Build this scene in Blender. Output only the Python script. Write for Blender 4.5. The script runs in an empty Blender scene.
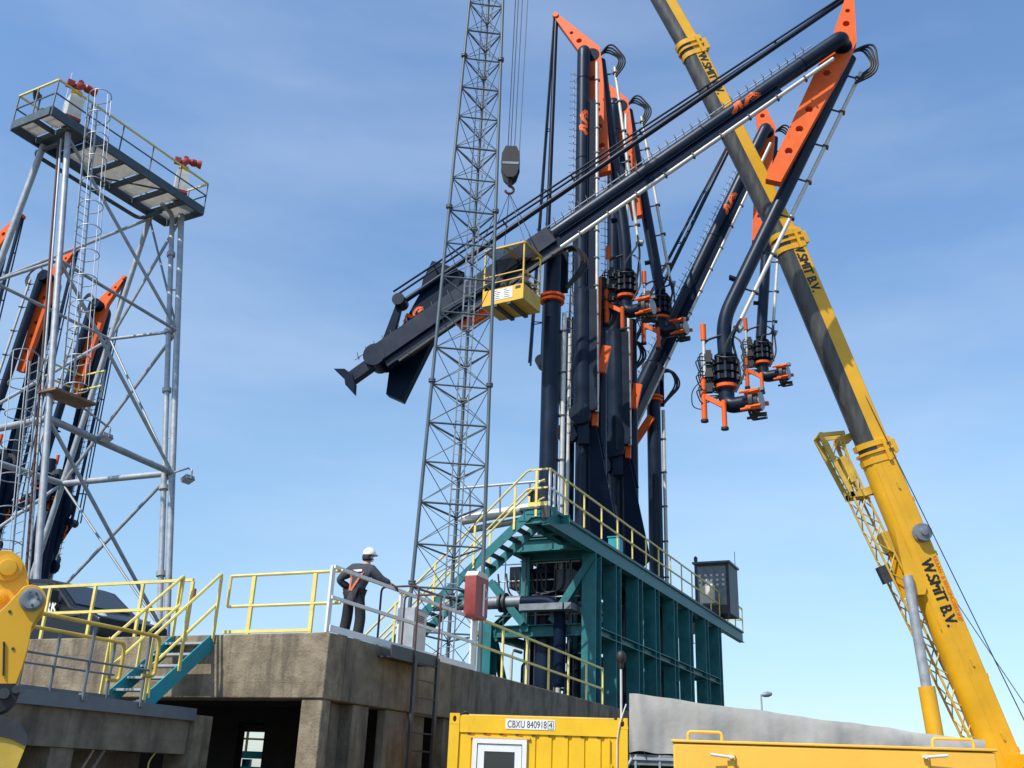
import bpy, bmesh, math, random
from mathutils import Vector as V, Matrix
from mathutils.geometry import tessellate_polygon
RD = math.radians
random.seed(11)
SC = bpy.context.scene
COL = SC.collection

# ------------------------------------------------------------------ camera
FPX = 1000.0
TH, RO = RD(21.7), RD(2.2)
CF = V((0, math.cos(TH), math.sin(TH)))
_r0 = V((1, 0, 0)); _u0 = V((0, -math.sin(TH), math.cos(TH)))
CR = math.cos(RO) * _r0 + math.sin(RO) * _u0
CU = math.cos(RO) * _u0 - math.sin(RO) * _r0
CAM = V((0, 0, 1.6))
cd = bpy.data.cameras.new('camera'); cam = bpy.data.objects.new('camera', cd); COL.objects.link(cam)
cd.sensor_width = 36; cd.lens = 36 * FPX / 1024; cd.clip_start = .1; cd.clip_end = 9000
m = Matrix.Identity(4)
for i in range(3):
    m[i][0] = CR[i]; m[i][1] = CU[i]; m[i][2] = -CF[i]; m[i][3] = CAM[i]
cam.matrix_world = m
SC.camera = cam

# ------------------------------------------------------------------ daylight
SUN = V((-.58, -.62, 1.0)).normalized()          # towards the sun
sun_el = math.asin(SUN.z); sun_az = math.atan2(SUN.x, SUN.y)
w = bpy.data.worlds.new('World'); SC.world = w; w.use_nodes = True
nt = w.node_tree; nt.nodes.clear()
N = nt.nodes.new; L = nt.links.new
out = N('ShaderNodeOutputWorld'); bg = N('ShaderNodeBackground'); bg.inputs['Strength'].default_value = .148
sky = N('ShaderNodeTexSky'); sky.sky_type = 'NISHITA'; sky.sun_disc = False
sky.sun_elevation = sun_el; sky.sun_rotation = sun_az; sky.altitude = 0
sky.air_density = 1.0; sky.dust_density = .45; sky.ozone_density = 2.6
tc = N('ShaderNodeTexCoord'); mp = N('ShaderNodeMapping'); mp.inputs['Scale'].default_value = (1.1, 1.6, 4.5)
mp.inputs['Rotation'].default_value = (0.15, 0.32, .3)
nz = N('ShaderNodeTexNoise'); nz.inputs['Scale'].default_value = 1.5; nz.inputs['Detail'].default_value = 7; nz.inputs['Roughness'].default_value = .52
cr = N('ShaderNodeValToRGB'); cr.color_ramp.elements[0].position = .44; cr.color_ramp.elements[1].position = .80
cr.color_ramp.elements[0].color = (0, 0, 0, 1); cr.color_ramp.elements[1].color = (.21, .21, .21, 1)
mx = N('ShaderNodeMixRGB'); mx.inputs['Color2'].default_value = (6.0, 6.5, 7.0, 1)
L(tc.outputs['Generated'], mp.inputs['Vector']); L(mp.outputs[0], nz.inputs['Vector'])
L(nz.outputs['Fac'], cr.inputs['Fac']); L(cr.outputs['Color'], mx.inputs['Fac'])
sp_ = N('ShaderNodeSeparateXYZ'); L(tc.outputs['Generated'], sp_.inputs[0])
hz = N('ShaderNodeValToRGB'); hz.color_ramp.elements[0].position = 0; hz.color_ramp.elements[0].color = (.60, .66, .76, 1)
hz.color_ramp.elements[1].position = .62; hz.color_ramp.elements[1].color = (1.10, 1.25, 1.32, 1)
e_ = hz.color_ramp.elements.new(.28); e_.color = (1.08, 1.13, 1.08, 1)
ml = N('ShaderNodeMixRGB'); ml.blend_type = 'MULTIPLY'; ml.inputs['Fac'].default_value = 1
L(sp_.outputs['Z'], hz.inputs['Fac']); L(sky.outputs[0], ml.inputs['Color1']); L(hz.outputs['Color'], ml.inputs['Color2'])
L(ml.outputs['Color'], mx.inputs['Color1']); L(mx.outputs[0], bg.inputs['Color']); L(bg.outputs[0], out.inputs['Surface'])
sd = bpy.data.lights.new('sun', 'SUN'); so = bpy.data.objects.new('sun', sd); COL.objects.link(so)
sd.energy = 4.2; sd.angle = RD(.5); sd.color = (1, .95, .87)
so.rotation_euler = (-SUN).to_track_quat('-Z', 'Y').to_euler()
SC.view_settings.view_transform = 'Standard'; SC.view_settings.look = 'None'
SC.view_settings.exposure = 0.3; SC.view_settings.gamma = 1; SC.view_settings.use_curve_mapping = False

# ------------------------------------------------------------------ pixel helpers (a photo point at a real distance)
def ray(x, y): return (x - 512) / FPX * CR - (y - 384) / FPX * CU + CF
def at(x, y, Y=None, z=None):
    r = ray(x, y)
    return CAM + r * (Y / r.y) if z is None else CAM + r * ((z - 1.6) / r.z)
def onp(x, y, B, n):
    r = ray(x, y); return CAM + r * ((B - CAM).dot(n) / r.dot(n))
def az(a): return V((math.sin(RD(a)), math.cos(RD(a)), 0))
Z = V((0, 0, 1))

# ------------------------------------------------------------------ materials
MATS = {}
def mat(name, c, rough=.5, metal=0, var=.25, scale=3, bump=0, bscale=40, stretch=(1, 1, 1), c2=None, spec=.5, coat=0, trans=0, stains=None, lines=0):
    m = bpy.data.materials.new(name); m.use_nodes = True; t = m.node_tree; b = t.nodes['Principled BSDF']
    b.inputs['Roughness'].default_value = rough; b.inputs['Metallic'].default_value = metal
    b.inputs['Specular IOR Level'].default_value = spec
    b.inputs['Coat Weight'].default_value = coat
    tc = t.nodes.new('ShaderNodeTexCoord'); mp = t.nodes.new('ShaderNodeMapping'); mp.inputs['Scale'].default_value = stretch
    t.links.new(tc.outputs['Object'], mp.inputs['Vector'])
    nz = t.nodes.new('ShaderNodeTexNoise'); nz.inputs['Scale'].default_value = scale; nz.inputs['Detail'].default_value = 6
    nz.inputs['Roughness'].default_value = .62
    t.links.new(mp.outputs[0], nz.inputs['Vector'])
    rp = t.nodes.new('ShaderNodeValToRGB'); rp.color_ramp.elements[0].position = .3; rp.color_ramp.elements[1].position = .72
    cc = c2 or [min(1, k * (1 + var)) for k in c]
    rp.color_ramp.elements[0].color = (*[k * (1 - var) for k in c], 1); rp.color_ramp.elements[1].color = (*cc, 1)
    t.links.new(nz.outputs['Fac'], rp.inputs['Fac'])
    src = rp.outputs['Color']
    if stains:                                        # (colour, noise scale, stretch, threshold)
        sc_, ss, st, thr = stains
        mp2 = t.nodes.new('ShaderNodeMapping'); mp2.inputs['Scale'].default_value = st
        t.links.new(tc.outputs['Object'], mp2.inputs['Vector'])
        n2 = t.nodes.new('ShaderNodeTexNoise'); n2.inputs['Scale'].default_value = ss; n2.inputs['Detail'].default_value = 8
        n2.inputs['Roughness'].default_value = .7
        t.links.new(mp2.outputs[0], n2.inputs['Vector'])
        r2 = t.nodes.new('ShaderNodeValToRGB'); r2.color_ramp.elements[0].position = thr; r2.color_ramp.elements[1].position = thr + .16
        r2.color_ramp.elements[0].color = (0, 0, 0, 1); r2.color_ramp.elements[1].color = (.8, .8, .8, 1)
        t.links.new(n2.outputs['Fac'], r2.inputs['Fac'])
        mm = t.nodes.new('ShaderNodeMixRGB'); mm.inputs['Color2'].default_value = (*sc_, 1)
        t.links.new(r2.outputs['Color'], mm.inputs['Fac']); t.links.new(src, mm.inputs['Color1']); src = mm.outputs['Color']
    t.links.new(src, b.inputs['Base Color'])
    # slight roughness variation
    mr = t.nodes.new('ShaderNodeMapRange'); mr.inputs['To Min'].default_value = max(.03, rough - .12); mr.inputs['To Max'].default_value = min(1, rough + .15)
    t.links.new(nz.outputs['Fac'], mr.inputs['Value']); t.links.new(mr.outputs[0], b.inputs['Roughness'])
    if bump:
        n3 = t.nodes.new('ShaderNodeTexNoise'); n3.inputs['Scale'].default_value = bscale; n3.inputs['Detail'].default_value = 5
        t.links.new(tc.outputs['Object'], n3.inputs['Vector'])
        bp = t.nodes.new('ShaderNodeBump'); bp.inputs['Strength'].default_value = bump; bp.inputs['Distance'].default_value = .02
        hsrc = n3.outputs['Fac']
        if lines:                                     # board marks left by the formwork
            sx = t.nodes.new('ShaderNodeSeparateXYZ'); t.links.new(tc.outputs['Object'], sx.inputs[0])
            md = t.nodes.new('ShaderNodeMath'); md.operation = 'MODULO'; md.inputs[1].default_value = lines
            ad = t.nodes.new('ShaderNodeMath'); ad.operation = 'ADD'; ad.inputs[1].default_value = 10
            nl = t.nodes.new('ShaderNodeMath'); nl.operation = 'MULTIPLY_ADD'; nl.inputs[1].default_value = .025
            lt = t.nodes.new('ShaderNodeMath'); lt.operation = 'LESS_THAN'; lt.inputs[1].default_value = .016
            t.links.new(sx.outputs['Z'], ad.inputs[0]); t.links.new(nz.outputs['Fac'], nl.inputs[0]); t.links.new(ad.outputs[0], nl.inputs[2])
            t.links.new(nl.outputs[0], md.inputs[0]); t.links.new(md.outputs[0], lt.inputs[0])
            sb = t.nodes.new('ShaderNodeMath'); sb.operation = 'MULTIPLY_ADD'; sb.inputs[1].default_value = -.8
            t.links.new(lt.outputs[0], sb.inputs[0]); t.links.new(hsrc, sb.inputs[2]); hsrc = sb.outputs[0]
        t.links.new(hsrc, bp.inputs['Height']); t.links.new(bp.outputs[0], b.inputs['Normal'])
    if trans:
        ts = t.nodes.new('ShaderNodeBsdfTranslucent'); mxs = t.nodes.new('ShaderNodeMixShader'); mxs.inputs[0].default_value = trans
        t.links.new(src, ts.inputs['Color']); t.links.new(b.outputs[0], mxs.inputs[1]); t.links.new(ts.outputs[0], mxs.inputs[2])
        t.links.new(mxs.outputs[0], t.nodes['Material Output'].inputs['Surface'])
    MATS[name] = m
    return m
NAVY = mat('navy_paint', (.004, .011, .028), .36, spec=.22, var=.25, scale=1.2, c2=(.010, .020, .042), coat=.0, stains=((.025, .03, .04), 2.5, (1, 1, .6), .66))
NAVYD = mat('navy_plate', (.0035, .010, .027), .45, var=.25, scale=1.5, c2=(.005, .014, .035), spec=.08)
ORNG = mat('orange_red_paint', (.74, .115, .014), .48, var=.12, scale=1.5, spec=.25, stains=((.40, .06, .02), 5, (1, 1, .3), .66))
REDP = mat('signal_red_paint', (.30, .03, .022), .5, var=.25, scale=5)
GALV = mat('galvanised_steel', (.36, .38, .395), .5, .3, var=.22, scale=4, stains=((.22, .20, .18), 6, (1, 1, .3), .64))
GALVD = mat('dull_grey_steel', (.20, .225, .245), .5, .35, var=.25, scale=4)
PIPEW = mat('pale_pipe', (.56, .55, .50), .45, .15, var=.15, scale=3, stains=((.30, .27, .22), 5, (1, 1, .4), .62))
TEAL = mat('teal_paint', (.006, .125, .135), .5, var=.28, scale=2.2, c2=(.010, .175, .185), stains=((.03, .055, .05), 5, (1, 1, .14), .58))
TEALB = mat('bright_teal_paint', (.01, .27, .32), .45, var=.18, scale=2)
RAILY = mat('pale_yellow_rail_paint', (.72, .58, .16), .5, var=.14, scale=5, stains=((.40, .30, .12), 8, (1, 1, 1), .66))
CRANEY = mat('crane_yellow_paint', (.74, .385, .010), .42, var=.12, scale=.9, coat=.08, stains=((.42, .22, .03), 3.2, (1, 1, .3), .60))
BOXY = mat('amber_yellow_paint', (.79, .43, .05), .5, var=.1, scale=1.2, bump=.1, bscale=6, stains=((.45, .24, .06), 9, (1, 1, .3), .63))
CONTY = mat('container_yellow_paint', (.78, .455, .006), .48, var=.1, scale=1.5, bump=.12, bscale=5, stains=((.42, .24, .04), 7, (1, 1, .16), .60))
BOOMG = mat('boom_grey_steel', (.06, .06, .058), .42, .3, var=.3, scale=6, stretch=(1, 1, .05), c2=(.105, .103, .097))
BLACK = mat('black_rubber', (.012, .012, .013), .55, var=.3, scale=8)
DARKS = mat('dark_grey_steel', (.045, .05, .055), .5, .2, var=.3, scale=4)
GREYS = mat('grey_blue_painted_steel', (.13, .15, .165), .5, .1, var=.2, scale=3)
MASTG = mat('grey_green_mast_paint', (.085, .112, .128), .5, .15, var=.2, scale=2)
WHITE = mat('white_paint', (.74, .74, .72), .45, var=.08, scale=4, stains=((.45, .42, .38), 6, (1, 1, .4), .66))
RUST = mat('rusty_steel', (.10, .04, .03), .7, .1, var=.4, scale=8)
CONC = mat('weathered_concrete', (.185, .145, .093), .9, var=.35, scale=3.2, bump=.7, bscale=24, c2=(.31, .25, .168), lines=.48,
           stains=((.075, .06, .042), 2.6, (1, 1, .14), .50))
CONCD = mat('shaded_concrete', (.165, .132, .09), .92, var=.35, scale=2.6, bump=.6, bscale=22, c2=(.26, .215, .15), lines=.48,  # copy of the concrete for faces away from the sun, shade in its colour
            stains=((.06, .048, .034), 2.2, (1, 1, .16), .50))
CONC_SHADE = mat('deep_shade_concrete', (.022, .019, .015), .9, var=.4, scale=2, bump=.5, bscale=20)  # near-black colour stands in for the deep shade under the deck
TARP = mat('grey_tarpaulin', (.34, .33, .305), .8, var=.12, scale=1.6, bump=.5, bscale=7, spec=.2, stains=((.26, .25, .23), 2.5, (1, 1, .25), .54))
ASPH = mat('ground_gravel', (.11, .105, .095), .95, var=.3, scale=.6, bump=.4, bscale=8)
GLASS = mat('dark_window_glass', (.012, .016, .02), .06, var=.1, scale=1, spec=.8)
VANB = mat('black_car_paint', (.006, .007, .009), .32, var=.1, scale=1, spec=.35)
CLOTH = mat('dark_navy_workwear', (.040, .047, .060), .85, var=.35, scale=9, bump=.5, bscale=30)
CLOTHB = mat('black_trousers', (.014, .015, .018), .88, var=.3, scale=9, bump=.5, bscale=30)
HIVIS = mat('orange_hi_vis', (.52, .12, .04), .7, var=.15, scale=9)
SKIN = mat('skin', (.42, .24, .17), .55, var=.1, scale=10)
HELM = mat('white_helmet', (.78, .78, .76), .35, var=.05, scale=5)
REDPL = mat('red_plastic', (.30, .055, .05), .5, var=.2, scale=3)
CREAM = mat('cream_panel', (.62, .58, .50), .55, var=.1, scale=5)
GRATE = mat('pale_grating_panel', (.62, .60, .55), .7, var=.12, scale=5, trans=.6)
INK = mat('black_lettering', (.012, .012, .014), .5, var=.1, scale=5)
WOOD = mat('weathered_wood', (.26, .15, .085), .8, var=.3, scale=6)
BLUEG = mat('blue_grey_plate', (.06, .085, .10), .5, var=.25, scale=3)
YDULL = mat('dull_yellow_paint', (.58, .38, .05), .5, var=.2, scale=3)
LENSM = mat('lamp_lens', (.6, .62, .62), .15, var=.05, scale=3)

# ------------------------------------------------------------------ mesh builder
def frame(d, up=Z):
    d = d.normalized()
    x = d.cross(up)
    if x.length < 1e-4: x = d.cross(V((1, 0, 0)))
    x.normalize(); y = x.cross(d).normalized()
    return x, y
class MB:
    def __init__(s): s.v = []; s.f = []; s.ch = []
    def add(s, vs, fs):
        o = len(s.v); s.v += [V(p) for p in vs]; s.ch.append((o, len(s.f))); s.f += [tuple(i + o for i in f) for f in fs]; return s
    def box(s, c, x, y, z):
        c = V(c); vs = [c + a * x + b * y + g * z for a in (-1, 1) for b in (-1, 1) for g in (-1, 1)]
        if x.cross(y).dot(z) < 0: vs = vs[4:] + vs[:4]
        return s.add(vs, [(0, 1, 3, 2), (4, 6, 7, 5), (0, 4, 5, 1), (2, 3, 7, 6), (0, 2, 6, 4), (1, 5, 7, 3)])
    def bar(s, p, q, w, h=None, up=Z):
        p = V(p); q = V(q); h = h or w; x, y = frame(q - p, up)
        return s.box((p + q) / 2, (q - p) / 2, x * w / 2, y * h / 2)
    def tube(s, p, q, r, n=10, r2=None, caps=True):
        p = V(p); q = V(q); r2 = r if r2 is None else r2; x, y = frame(q - p); vs = []
        for c, rr in ((p, r), (q, r2)):
            vs += [c + (x * math.cos(2 * math.pi * i / n) + y * math.sin(2 * math.pi * i / n)) * rr for i in range(n)]
        fs = [(i, i + n, (i + 1) % n + n, (i + 1) % n) for i in range(n)]
        if caps: fs += [tuple(range(n)), tuple(range(2 * n - 1, n - 1, -1))]
        return s.add(vs, fs)
    def path(s, pts, r, n=8, closed=False):
        pts = [V(p) for p in pts]; k = len(pts); vs = []
        x = None
        for i, p in enumerate(pts):
            a = pts[(i - 1) % k] if (i or closed) else p
            b = pts[(i + 1) % k] if (i < k - 1 or closed) else p
            d = (b - a).normalized()
            if x is None: x, y = frame(d)
            else:
                x = (x - d * x.dot(d)); x.normalize(); y = x.cross(d).normalized()
            vs += [p + (x * math.cos(2 * math.pi * j / n) + y * math.sin(2 * math.pi * j / n)) * r for j in range(n)]
        fs = []
        for i in range(k if closed else k - 1):
            a = i * n; b = ((i + 1) % k) * n
            fs += [(a + j, b + j, b + (j + 1) % n, a + (j + 1) % n) for j in range(n)]
        if not closed: fs += [tuple(range(n)), tuple(range(k * n - 1, (k - 1) * n - 1, -1))]
        return s.add(vs, fs)
    def lathe(s, p, axis, prof, n=16):
        p = V(p); x, y = frame(axis); axis = axis.normalized(); vs = []
        for r, h in prof:
            vs += [p + axis * h + (x * math.cos(2 * math.pi * i / n) + y * math.sin(2 * math.pi * i / n)) * max(r, 1e-4) for i in range(n)]
        k = len(prof)
        fs = [(a * n + i, (a + 1) * n + i, (a + 1) * n + (i + 1) % n, a * n + (i + 1) % n) for a in range(k - 1) for i in range(n)]
        fs += [tuple(range(n)), tuple(range(k * n - 1, (k - 1) * n - 1, -1))]
        return s.add(vs, fs)
    def prism(s, pts, off, holes=()):
        loops = [[V(p) for p in pts]] + [[V(p) for p in h] for h in holes]
        tri = tessellate_polygon(loops); flat = [p for l in loops for p in l]; n = len(flat)
        vs = flat + [p + off for p in flat]
        fs = [tuple(t) for t in tri] + [tuple(i + n for i in reversed(t)) for t in tri]
        o = 0
        for l in loops:
            k = len(l); fs += [(o + i, o + (i + 1) % k, n + o + (i + 1) % k, n + o + i) for i in range(k)]; o += k
        return s.add(vs, fs)
    def groups(s):
        """Far-apart pieces of this builder, each as a builder of its own."""
        k = len(s.ch)
        if k < 2: return [s]
        ends = s.ch[1:] + [(len(s.v), len(s.f))]
        bx = []
        for (a, _), (b, _2) in zip(s.ch, ends):
            P = s.v[a:b]; lo = [min(p[i] for p in P) for i in range(3)]; hi = [max(p[i] for p in P) for i in range(3)]
            bx.append((lo, hi, max(hi[i] - lo[i] for i in range(3))))
        par = list(range(k))
        def find(i):
            while par[i] != i: i = par[i]
            return i
        for i in range(k):
            for j in range(i):
                g = math.sqrt(sum(max(0, bx[i][0][q] - bx[j][1][q], bx[j][0][q] - bx[i][1][q]) ** 2 for q in range(3)))
                if g <= max(.02, .5 * max(bx[i][2], bx[j][2])) * .98:
                    a, b = find(i), find(j)
                    if a != b: par[a] = b
        out = {}
        for i in range(k):
            m = out.setdefault(find(i), MB()); a, fa = s.ch[i]; b, fb = ends[i]
            m.add(s.v[a:b], [tuple(q - a for q in f) for f in s.f[fa:fb]])
        return list(out.values())
    def build(s, name, m, parent=None, loc=None, sharp=38):
        if parent is not None and len(s.ch) > 1:
            gs = s.groups()
            if len(gs) > 1: return [g.build1(name, m, parent, loc, sharp) for g in gs][0]
        return s.build1(name, m, parent, loc, sharp)
    def build1(s, name, m, parent=None, loc=None, sharp=38):
        me = bpy.data.meshes.new(name); off = V((0, 0, 0))
        q = parent
        while q is not None: off = off + q.location; q = q.parent
        if parent is None and loc is None:
            loc = V((sum(p.x for p in s.v) / len(s.v), sum(p.y for p in s.v) / len(s.v), min(p.z for p in s.v)))
        if parent is None: off = V(loc)
        me.from_pydata([p - off for p in s.v], [], s.f)
        bm = bmesh.new(); bm.from_mesh(me); bmesh.ops.recalc_face_normals(bm, faces=bm.faces); bm.to_mesh(me); bm.free()
        me.materials.append(m)
        me.shade_smooth(); me.set_sharp_from_angle(angle=RD(sharp))
        o = bpy.data.objects.new(name, me); COL.objects.link(o)
        if parent is None: o.location = off
        else: o.parent = parent
        return o
def tag(o, label=None, cat=None, group=None, kind=None):
    if label: o['label'] = label
    if cat: o['category'] = cat
    if group: o['group'] = group
    if kind: o['kind'] = kind
    return o
def thing(name, label, cat, loc, group=None):
    o = bpy.data.objects.new(name, None); COL.objects.link(o); o.location = V(loc); o.empty_display_size = .2
    return tag(o, label, cat, group)
def copy_tree(o, parent=None):
    c = o.copy(); COL.objects.link(c)
    if parent is not None: c.parent = parent
    for ch in list(o.children): copy_tree(ch, c)
    return c
def fillet(pts, rad, k=5):
    pts = [V(p) for p in pts]; o = [pts[0]]
    for a, b, c in zip(pts, pts[1:], pts[2:]):
        l1 = (a - b).length; l2 = (c - b).length; r = min(rad, l1 * .49, l2 * .49)
        p = b + (a - b).normalized() * r; q = b + (c - b).normalized() * r
        for i in range(k + 1):
            t = i / k; o.append(p * (1 - t) ** 2 + b * 2 * t * (1 - t) + q * t * t)
    o.append(pts[-1]); return o
def arc(c, x, y, r, a0, a1, k=10): return [c + (x * math.cos(RD(a0 + (a1 - a0) * i / k)) + y * math.sin(RD(a0 + (a1 - a0) * i / k))) * r for i in range(k + 1)]
def text(name, s, size, o, xd, yd, m, parent, depth=.008, bold=.0, squeeze=1, fit=None):
    c = bpy.data.curves.new(name, 'FONT'); c.body = s; c.size = size; c.extrude = depth
    t = bpy.data.objects.new(name, c); COL.objects.link(t)
    dg = bpy.context.evaluated_depsgraph_get(); me = bpy.data.meshes.new_from_object(t.evaluated_get(dg))
    bpy.data.objects.remove(t); bpy.data.curves.remove(c)
    zd = xd.cross(yd); off = V((0, 0, 0)); q = parent
    while q is not None: off = off + q.location; q = q.parent
    if fit: squeeze = fit / max(v.co.x for v in me.vertices)
    for v in me.vertices: p = v.co.copy(); v.co = o + xd * p.x * squeeze + yd * p.y + zd * p.z - off
    if bold:                                            # heavier strokes: the same letters again, a little to each side
        bm = bmesh.new(); bm.from_mesh(me); src = bm.faces[:] + bm.verts[:] + bm.edges[:]
        for k in (1, 2, 3, 4):
            r_ = bmesh.ops.duplicate(bm, geom=src)
            o2 = xd * bold * (-1, 1, 0, 0)[k - 1] + yd * bold * (0, 0, -.7, .7)[k - 1] + zd * .0008 * k
            for v in r_['geom']:
                if isinstance(v, bmesh.types.BMVert): v.co += o2
        bm.to_mesh(me); bm.free()
    me.materials.clear(); me.materials.append(m)
    ob = bpy.data.objects.new(name, me); COL.objects.link(ob); ob.parent = parent
    return ob
def railing(name, label, group, base, m, h=1.1, spacing=1.5, toe=None, post=.055, endclose=True, offs=None, mid=True, rail=.05):
    """Handrail along a base polyline: top and mid rails, a post every so often, a toe plate."""
    base = [V(p) for p in base]
    t = thing(name, label, 'railing', base[0], group)
    for lv, nm in ((h, 'top_rail'), (h * .5, 'mid_rail')):
        b = MB()
        for p, q in zip(base, base[1:]): b.bar(p + Z * lv, q + Z * lv, rail)
        b.build(nm, m, t)
    if toe:
        b = MB()
        for p, q in zip(base, base[1:]): b.bar(p + Z * .09, q + Z * .09, .012, .15)
        b.build('toe_plate', toe, t)
    for p, q in zip(base, base[1:]):
        n = max(1, round((q - p).length / spacing))
        for i in range(n + 1):
            if i == n and q is not base[-1]: continue
            c = p.lerp(q, i / n); d = (q - p); d.z = 0; d.normalize()
            MB().box(c + Z * h / 2, d * post / 2, d.cross(Z) * post / 2.6, Z * (h / 2 - .026)).build('post', m, t)
    return t
# ------------------------------------------------------------------ ground
g = MB(); g.add([(-4000, -4000, 0), (4000, -4000, 0), (4000, 4000, 0), (-4000, 4000, 0)], [(0, 1, 2, 3)])
tag(g.build('ground', ASPH, loc=(0, 0, 0)), kind='structure')


# ------------------------------------------------------------------ concrete jetty platform
JC = az(23.5); PC = az(-66.5)
C0 = V((-2.79, 16.54, 0)); HZ = 3.75
def cp(s, t, z): return C0 + JC * s + PC * t + Z * z
def fs(x, y=700, dt=0): return (onp(x, y, C0 + PC * dt, PC) - C0).dot(JC)      # distance along the right face
def ft(x, y=650, ds=0): return (onp(x, y, C0 + JC * ds, JC) - C0).dot(PC)      # distance along the front face
def cbox(b, s0, s1, t0, t1, z0, z1): return b.box(cp((s0 + s1) / 2, (t0 + t1) / 2, (z0 + z1) / 2), JC * (s1 - s0) / 2, PC * (t1 - t0) / 2, Z * (z1 - z0) / 2)
plat = thing('concrete_platform', 'weathered concrete jetty platform on piers, the worker standing on top', 'platform', C0)
cbox(MB(), .02, 34, .02, 16, HZ - .30, HZ - .012).build('slab', CONC_SHADE, plat)
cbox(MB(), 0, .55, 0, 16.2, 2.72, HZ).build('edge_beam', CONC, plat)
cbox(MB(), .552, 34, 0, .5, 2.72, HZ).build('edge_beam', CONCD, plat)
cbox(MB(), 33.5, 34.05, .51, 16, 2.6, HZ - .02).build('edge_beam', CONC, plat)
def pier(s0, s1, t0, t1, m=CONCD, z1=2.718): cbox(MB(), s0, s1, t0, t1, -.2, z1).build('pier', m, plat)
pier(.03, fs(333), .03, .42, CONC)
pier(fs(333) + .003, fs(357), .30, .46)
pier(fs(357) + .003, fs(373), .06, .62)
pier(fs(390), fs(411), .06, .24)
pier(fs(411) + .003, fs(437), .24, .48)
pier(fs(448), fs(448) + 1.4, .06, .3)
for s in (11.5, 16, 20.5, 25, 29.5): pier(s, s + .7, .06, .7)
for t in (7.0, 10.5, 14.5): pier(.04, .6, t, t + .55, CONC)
for o in plat.children:
    if o.name.startswith(('edge_beam', 'pier')):
        md = o.modifiers.new('worn_edge', 'BEVEL'); md.width = .022; md.segments = 2
# rear cross wall with two openings
zb = 8.2
ga, gb = ft(263, 745, zb), ft(236, 745, zb)
for a, b in ((.7, ga), (gb, 16)): cbox(MB(), zb, zb + .3, a, b, -.2, 3.44).build('cross_wall', CONC_SHADE, plat)
cbox(MB(), zb, zb + .3, ga - .002, gb + .002, 2.8, 3.44).build('lintel', CONC_SHADE, plat)
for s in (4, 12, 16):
    cbox(MB(), s, s + .4, .52, 15.9, 2.9, 3.44).build('cross_beam', CONC_SHADE, plat)

b = MB(); b.add([cp(.1, -.3, .004), cp(33, -.3, .004), cp(33, 16.5, .004), cp(.1, 16.5, .004)], [(0, 1, 2, 3)])  # dark sheet added over the ground, painting the shade beneath the platform
tag(b.build('shade_ground', CONC_SHADE, loc=cp(0, 0, 0)), kind='structure')
# pale yellow railing along the front edge, right of the stair
t0, t1 = .22, ft(219, 610)
fr = thing('railing', 'pale yellow railing on the concrete front edge, left of the worker', 'railing', cp(.2, t1, HZ))
b = MB(); d0 = cp(.2, -.02, HZ); d1 = cp(.2, t1, HZ)
b.path(fillet([d0 + Z * 1.03, d1 + Z * 1.03, d1 + Z * .50, d0 + Z * .50], .04, 3), .027, 6); b.build('rail_loop', RAILY, fr)
for px in (243, 305):
    t = ft(px, 610); MB().box(cp(.2, t, HZ + .51), PC * .035, JC * .02, Z * .50).build('post', RAILY, fr)
MB().bar(cp(.2, .5, HZ + .07), d1 + Z * .07, .05).build('toe_rail', RAILY, fr)

# long yellow railing left of the stair
railing('railing', 'pale yellow railing along the platform edge in front of the black van', None,
        [cp(.2, ft(181, 610), HZ), cp(.2, 11, HZ)], RAILY, spacing=1.15, h=1.0)

# white railing with kick plate on the right-hand edge
sW = fs(478, 640)
wr = thing('railing', 'white railing with a kick plate that the worker leans on', 'railing', cp(0, .06, HZ))
for lv, nm in ((1.07, 'top_rail'), (.57, 'mid_rail')): MB().bar(cp(.03, .06, HZ + lv), cp(sW, .06, HZ + lv), .055).build(nm, WHITE, wr)
MB().bar(cp(.04, .035, HZ + .07), cp(sW, .035, HZ + .05), .02, .11).build('kick_plate', WHITE, wr)
for s, wd in ((.05, .05), (fs(403, 630), .045), (sW - .06, .11)):
    MB().box(cp(s, .09, HZ + .545), JC * wd, PC * .02, Z * .545).build('post', WHITE, wr)

# yellow railing further along the right-hand edge, sloping down on a ramped kerb
sE = fs(606, 690)
railing('railing', 'pale yellow railing on the concrete edge above the yellow container', None,
        [cp(sW + .1, .1, HZ), cp(sE, .1, HZ - .12)], RAILY, spacing=1.55, h=1.12)

# ------------------------------------------------------------------ lower walkway at the left
WZ = 2.5
w1 = at(195, 712, z=WZ); w1 = at(195, 712, Y=16.4); WZ = w1.z
wdir = az(24); wperp = az(-66)
def wp(s, t, z): return V((w1.x, w1.y, 0)) - wdir * s + wperp * t + Z * z
walk = thing('concrete_walkway', 'low concrete walkway with a grey steel edge, left of the jetty platform', 'walkway', wp(0, 0, 0))
def wbox(b, s0, s1, t0, t1, z0, z1): return b.box(wp((s0 + s1) / 2, (t0 + t1) / 2, (z0 + z1) / 2), wdir * (s1 - s0) / 2, wperp * (t1 - t0) / 2, Z * (z1 - z0) / 2)
wbox(MB(), .02, 14, .06, 1.7, WZ - .62, WZ - .1).build('beam', CONCD, walk)
wbox(MB(), .03, 14, .0, 1.75, WZ - .097, WZ - .02).build('deck_plate', GREYS, walk)
wbox(MB(), .0, 14, -.035, -.003, WZ - .13, WZ + .05).build('edge_channel', GREYS, walk)
wbox(MB(), .5, 14, 1.2, 1.215, WZ, WZ + .2).build('edge_channel', GREYS, walk)
wbox(MB(), -.42, .0, -.02, .48, -.1, WZ - .04).build('column', CONC, walk)
wbox(MB(), 2.2, 2.6, .1, .6, -.1, WZ - .625).build('column', CONCD, walk)
wbox(MB(), 6.2, 6.7, .1, .6, -.1, WZ - .625).build('column', CONCD, walk)
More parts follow.
